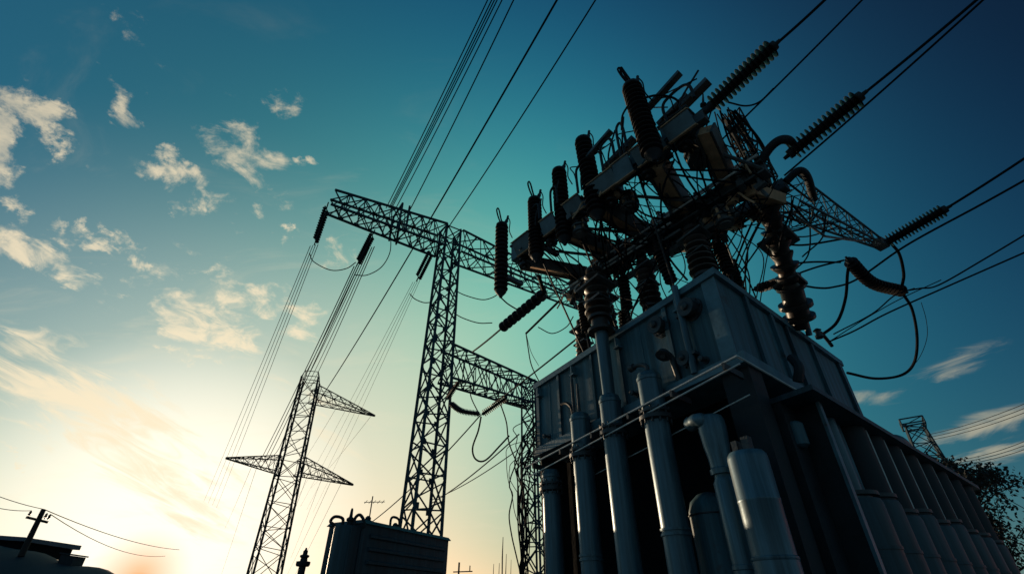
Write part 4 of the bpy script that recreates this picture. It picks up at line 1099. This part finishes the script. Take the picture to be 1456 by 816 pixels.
def sky():
    w = bpy.data.worlds.new('World'); scene.world = w; w.use_nodes = True
    nt = w.node_tree; N = nt.nodes; L = nt.links
    for n in list(N): N.remove(n)
    out = N.new('ShaderNodeOutputWorld'); bg = N.new('ShaderNodeBackground')
    L.new(bg.outputs[0], out.inputs[0])
    tc = N.new('ShaderNodeTexCoord')
    nv = N.new('ShaderNodeVectorMath'); nv.operation = 'NORMALIZE'; L.new(tc.outputs['Generated'], nv.inputs[0])
    d = nv.outputs[0]
    def put(sock, v):
        if isinstance(v, (int, float)): sock.default_value = v
        else: L.new(v, sock)
    def math_(op, a, b=None, clamp=False):
        n = N.new('ShaderNodeMath'); n.operation = op; n.use_clamp = clamp
        put(n.inputs[0], a)
        if b is not None: put(n.inputs[1], b)
        return n.outputs[0]
    def dot(v, vec=None):
        n = N.new('ShaderNodeVectorMath'); n.operation = 'DOT_PRODUCT'; L.new(vec or d, n.inputs[0]); n.inputs[1].default_value = tuple(v); return n.outputs['Value']
    def smooth(v, lo, hi):
        n = N.new('ShaderNodeMapRange'); n.interpolation_type = 'SMOOTHSTEP'; put(n.inputs['Value'], v)
        n.inputs['From Min'].default_value = lo; n.inputs['From Max'].default_value = hi; return n.outputs[0]
    def mix(f, a, b, mode='MIX'):
        n = N.new('ShaderNodeMixRGB'); n.blend_type = mode; put(n.inputs['Fac'], f)
        for s, v in ((n.inputs['Color1'], a), (n.inputs['Color2'], b)):
            if isinstance(v, tuple): s.default_value = v + ((1,) if len(v) == 3 else ())
            else: L.new(v, s)
        return n.outputs[0]
    def lin(r, g, b):
        f = lambda c: (c / 255 / 12.92) if c <= 10 else ((c / 255 + .055) / 1.055) ** 2.4
        return (f(r), f(g), f(b))
    sep = N.new('ShaderNodeSeparateXYZ'); L.new(d, sep.inputs[0])
    z = math_('MAXIMUM', sep.outputs['Z'], 0.)
    # smooth colour of the clear evening sky: log radiance as a low-order polynomial of the direction
    X, Y = sep.outputs['X'], sep.outputs['Y']
    mul = lambda a, b: math_('MULTIPLY', a, b)
    xx, zz, xy, xz, yz = mul(X, X), mul(z, z), mul(X, Y), mul(X, z), mul(Y, z)
    terms = [None, X, Y, z, xx, zz, xy, xz, yz, mul(yz, z), mul(xx, Y), mul(xy, z), mul(zz, z), mul(mul(Y, Y), Y), mul(xx, z), mul(xz, z), mul(xx, X)]
    acc = None
    for cf, tm in zip(SKY['poly'], terms):
        if tm is None:
            n = N.new('ShaderNodeCombineXYZ')
            for k in range(3): n.inputs[k].default_value = cf[k]
            acc = n.outputs[0]; continue
        n = N.new('ShaderNodeVectorMath'); n.operation = 'SCALE'; n.inputs[0].default_value = cf; L.new(tm, n.inputs['Scale'])
        a = N.new('ShaderNodeVectorMath'); a.operation = 'ADD'; L.new(acc, a.inputs[0]); L.new(n.outputs[0], a.inputs[1]); acc = a.outputs[0]
    sp = N.new('ShaderNodeSeparateXYZ'); L.new(acc, sp.inputs[0]); cb = N.new('ShaderNodeCombineXYZ')
    for k in range(3): L.new(math_('EXPONENT', math_('MINIMUM', sp.outputs[k], .15)), cb.inputs[k])
    base = cb.outputs[0]
    # the half of the sky away from the sunset: brightened as unseen fill, paler toward the horizon
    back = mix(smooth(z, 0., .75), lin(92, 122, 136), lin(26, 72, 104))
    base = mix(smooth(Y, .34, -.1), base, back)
    # physical sky, blended in
    st = N.new('ShaderNodeTexSky'); st.sky_type = 'NISHITA'; st.sun_disc = False
    st.sun_elevation = el; st.sun_rotation = az; st.altitude = 200; st.dust_density = 2.0
    ns = mix(1., st.outputs[0], (.06, .06, .06), 'MULTIPLY')
    base = mix(.02, base, ns)
    base = mix(1., base, (1.06, 1.0, .92), 'MULTIPLY')
    # glow around the sun
    cs = dot(SUN)
    ang = math_('ARCCOSINE', math_('MINIMUM', cs, .99999))
    for (rad, p, col, k) in SKY['glow']:
        g = math_('POWER', math_('MAXIMUM', math_('SUBTRACT', 1, math_('DIVIDE', ang, rad)), 0.), p)
        base = mix(math_('MULTIPLY', g, k, True), base, col)
    ho = dot(ray(196, 822).normalized())
    g = math_('POWER', math_('MAXIMUM', math_('SUBTRACT', 1, math_('DIVIDE', math_('ARCCOSINE', math_('MINIMUM', ho, .99999)), .07)), 0.), 1.2)
    base = mix(math_('MULTIPLY', g, .9, True), base, (1.1, .42, .12))
    # clouds: soft patches broken up by noise on a flat layer overhead
    inv = math_('DIVIDE', 1., math_('ADD', z, .12))
    pl = N.new('ShaderNodeVectorMath'); pl.operation = 'SCALE'; L.new(d, pl.inputs[0]); L.new(inv, pl.inputs['Scale'])
    def noise(vec, s, det, rough, dist, rot=0, sc=(1, 1, 1)):
        mp = N.new('ShaderNodeMapping'); mp.inputs['Scale'].default_value = sc; mp.inputs['Rotation'].default_value = (0, 0, rot); L.new(vec, mp.inputs['Vector'])
        n = N.new('ShaderNodeTexNoise'); n.inputs['Scale'].default_value = s; n.inputs['Detail'].default_value = det
        n.inputs['Roughness'].default_value = rough; n.inputs['Distortion'].default_value = dist
        L.new(mp.outputs[0], n.inputs['Vector']); return n.outputs['Fac']
    n_cu = noise(pl.outputs[0], 10, 12, .66, .5)
    wn = N.new('ShaderNodeTexNoise'); wn.inputs['Scale'].default_value = 9; wn.inputs['Detail'].default_value = 7; wn.inputs['Roughness'].default_value = .62
    L.new(d, wn.inputs['Vector'])
    w1 = N.new('ShaderNodeVectorMath'); w1.operation = 'SUBTRACT'; L.new(wn.outputs['Color'], w1.inputs[0]); w1.inputs[1].default_value = (.5, .5, .5)
    w2 = N.new('ShaderNodeVectorMath'); w2.operation = 'SCALE'; L.new(w1.outputs[0], w2.inputs[0]); w2.inputs['Scale'].default_value = .25
    w3 = N.new('ShaderNodeVectorMath'); w3.operation = 'ADD'; L.new(d, w3.inputs[0]); L.new(w2.outputs[0], w3.inputs[1])
    dwarp = w3.outputs[0]
    def patch(x, y, l1, l2, deg, dwarp=dwarp):
        c = ray(x, y); an = math.radians(deg)
        e1 = ray(x + l1 * math.cos(an), y + l1 * math.sin(an)) - c
        e2 = ray(x - l2 * math.sin(an), y + l2 * math.cos(an)) - c
        m = Matrix((c, e1, e2)).transposed().inverted()
        al = math_('MAXIMUM', dot(m[0], dwarp), .02)
        u = math_('DIVIDE', dot(m[1], dwarp), al); v = math_('DIVIDE', dot(m[2], dwarp), al)
        rr = math_('SQRT', math_('ADD', math_('MULTIPLY', u, u), math_('MULTIPLY', v, v)))
        return math_('SUBTRACT', 1, rr, True)
    def field(specs, dv=None):
        tot = None
        for x, y, l1, l2, deg, k in specs:
            p = math_('MULTIPLY', patch(x, y, l1, l2, deg, dv or dwarp), k)
            tot = p if tot is None else math_('MAXIMUM', tot, p)
        return tot
    cu = field(SKY['cu'])
    hi = lambda n, k: math_('MULTIPLY', math_('SUBTRACT', n, .5), k)
    v_cu = math_('ADD', math_('MULTIPLY', cu, 1.35), hi(n_cu, 3.3))
    a_cu = math_('MULTIPLY', smooth(v_cu, .42, 1.4), smooth(cu, .02, .3))
    # streaked high cloud: noise stretched along the drift of the layer
    def streak(x, y, deg, su, sv):
        c = ray(x, y); an = math.radians(deg)
        e1 = ray(x + 100 * math.cos(an), y + 100 * math.sin(an)) - c
        e2 = ray(x - 100 * math.sin(an), y + 100 * math.cos(an)) - c
        m = Matrix((c, e1, e2)).transposed().inverted()
        al = math_('MAXIMUM', dot(m[0]), .05)
        n = N.new('ShaderNodeCombineXYZ'); L.new(math_('DIVIDE', dot(m[1]), al), n.inputs[0]); L.new(math_('DIVIDE', dot(m[2]), al), n.inputs[1])
        return noise(n.outputs[0], 1, 11, .62, .9, 0, (su, sv, 1))
    tot = None
    for (x, y, deg, su, sv), specs in SKY['ci']:
        ci = field(specs, d); n_ci = streak(x, y, deg, su, sv)
        a = math_('MULTIPLY', smooth(math_('ADD', math_('MULTIPLY', ci, 1.2), hi(n_ci, 3.4)), .25, 1.25), smooth(ci, .0, .35))
        tot = a if tot is None else math_('MAXIMUM', tot, a)
    a_ci = tot
    near = smooth(ang, 1.25, .25)
    ccol = mix(near, lin(172, 168, 148), lin(255, 236, 200))
    base = mix(math_('MULTIPLY', a_ci, .85), base, ccol)
    shade = smooth(n_cu, .35, .7)
    ccu = mix(shade, mix(.45, ccol, base), ccol)
    base = mix(math_('MULTIPLY', a_cu, .85), base, ccu)
    # wisps everywhere, very weak
    n_w = noise(pl.outputs[0], 2.2, 8, .6, 1.2, .6, (1, 2.2, 1))
    base = mix(math_('MULTIPLY', math_('MULTIPLY', smooth(n_w, .5, .85), near), .22), base, ccol)
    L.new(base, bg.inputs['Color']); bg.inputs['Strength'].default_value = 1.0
SKY = dict(
    poly=[[-0.679, -0.685, -1.048], [-2.46, -0.242, 0.057], [-3.507, 0.212, 0.74], [-16.966, -3.92, 0.961], [1.135, -0.924, -1.045], [39.253, 8.568, -2.81], [-1.14, -1.498, -1.182], [-6.552, -6.493, -6.368], [8.181, 1.664, -0.028], [-9.88, -0.581, 1.253], [2.018, 0.637, 0.096], [5.542, 7.63, 6.856], [-26.003, -7.604, 0.198], [4.355, 0.156, -0.608], [-9.22, -4.475, -1.977], [7.155, 3.692, 3.87], [3.79, 0.943, 0.804]],
    glow=[(.72, 1.9, (1.0, .95, .76), .9), (.33, 1.15, (1.25, 1.16, .95), 1.4)],
    cu=[(20, 185, 110, 62, 65, 1.5), (350, 212, 100, 62, 30, 1), (172, 135, 85, 42, 65, .8), (65, 370, 125, 62, 28, 1), (178, 352, 40, 28, 30, .95), (250, 262, 75, 28, 22, .8), (280, 438, 150, 75, 35, 1), (350, 420, 75, 55, 35, .9), (430, 455, 70, 50, 50, .95), (395, 350, 40, 25, 30, .6), (120, 330, 60, 25, 30, .7), (205, 50, 65, 35, 40, .65), (440, 230, 26, 20, 0, .9), (398, 325, 28, 16, 0, .85), (35, 300, 36, 28, 0, .9), (25, 655, 55, 22, 25, .85), (255, 492, 45, 22, 15, .75), (475, 345, 60, 40, 60, .65), (385, 140, 40, 30, 40, .55), (330, 310, 80, 30, 40, .55)],
    ci=[((180, 600, 27, .85, 3.6), [(130, 580, 300, 95, 27, 1), (40, 500, 130, 55, 25, .9), (230, 680, 190, 80, 30, 1), (460, 590, 160, 60, 40, .45)]),
        ((1400, 620, -14, .55, 2.6), [(1400, 606, 130, 26, -14, 1), (1430, 640, 150, 24, -14, .95), (1255, 565, 90, 30, -12, .75), (1345, 525, 120, 26, -25, .6)])],
)
sky()
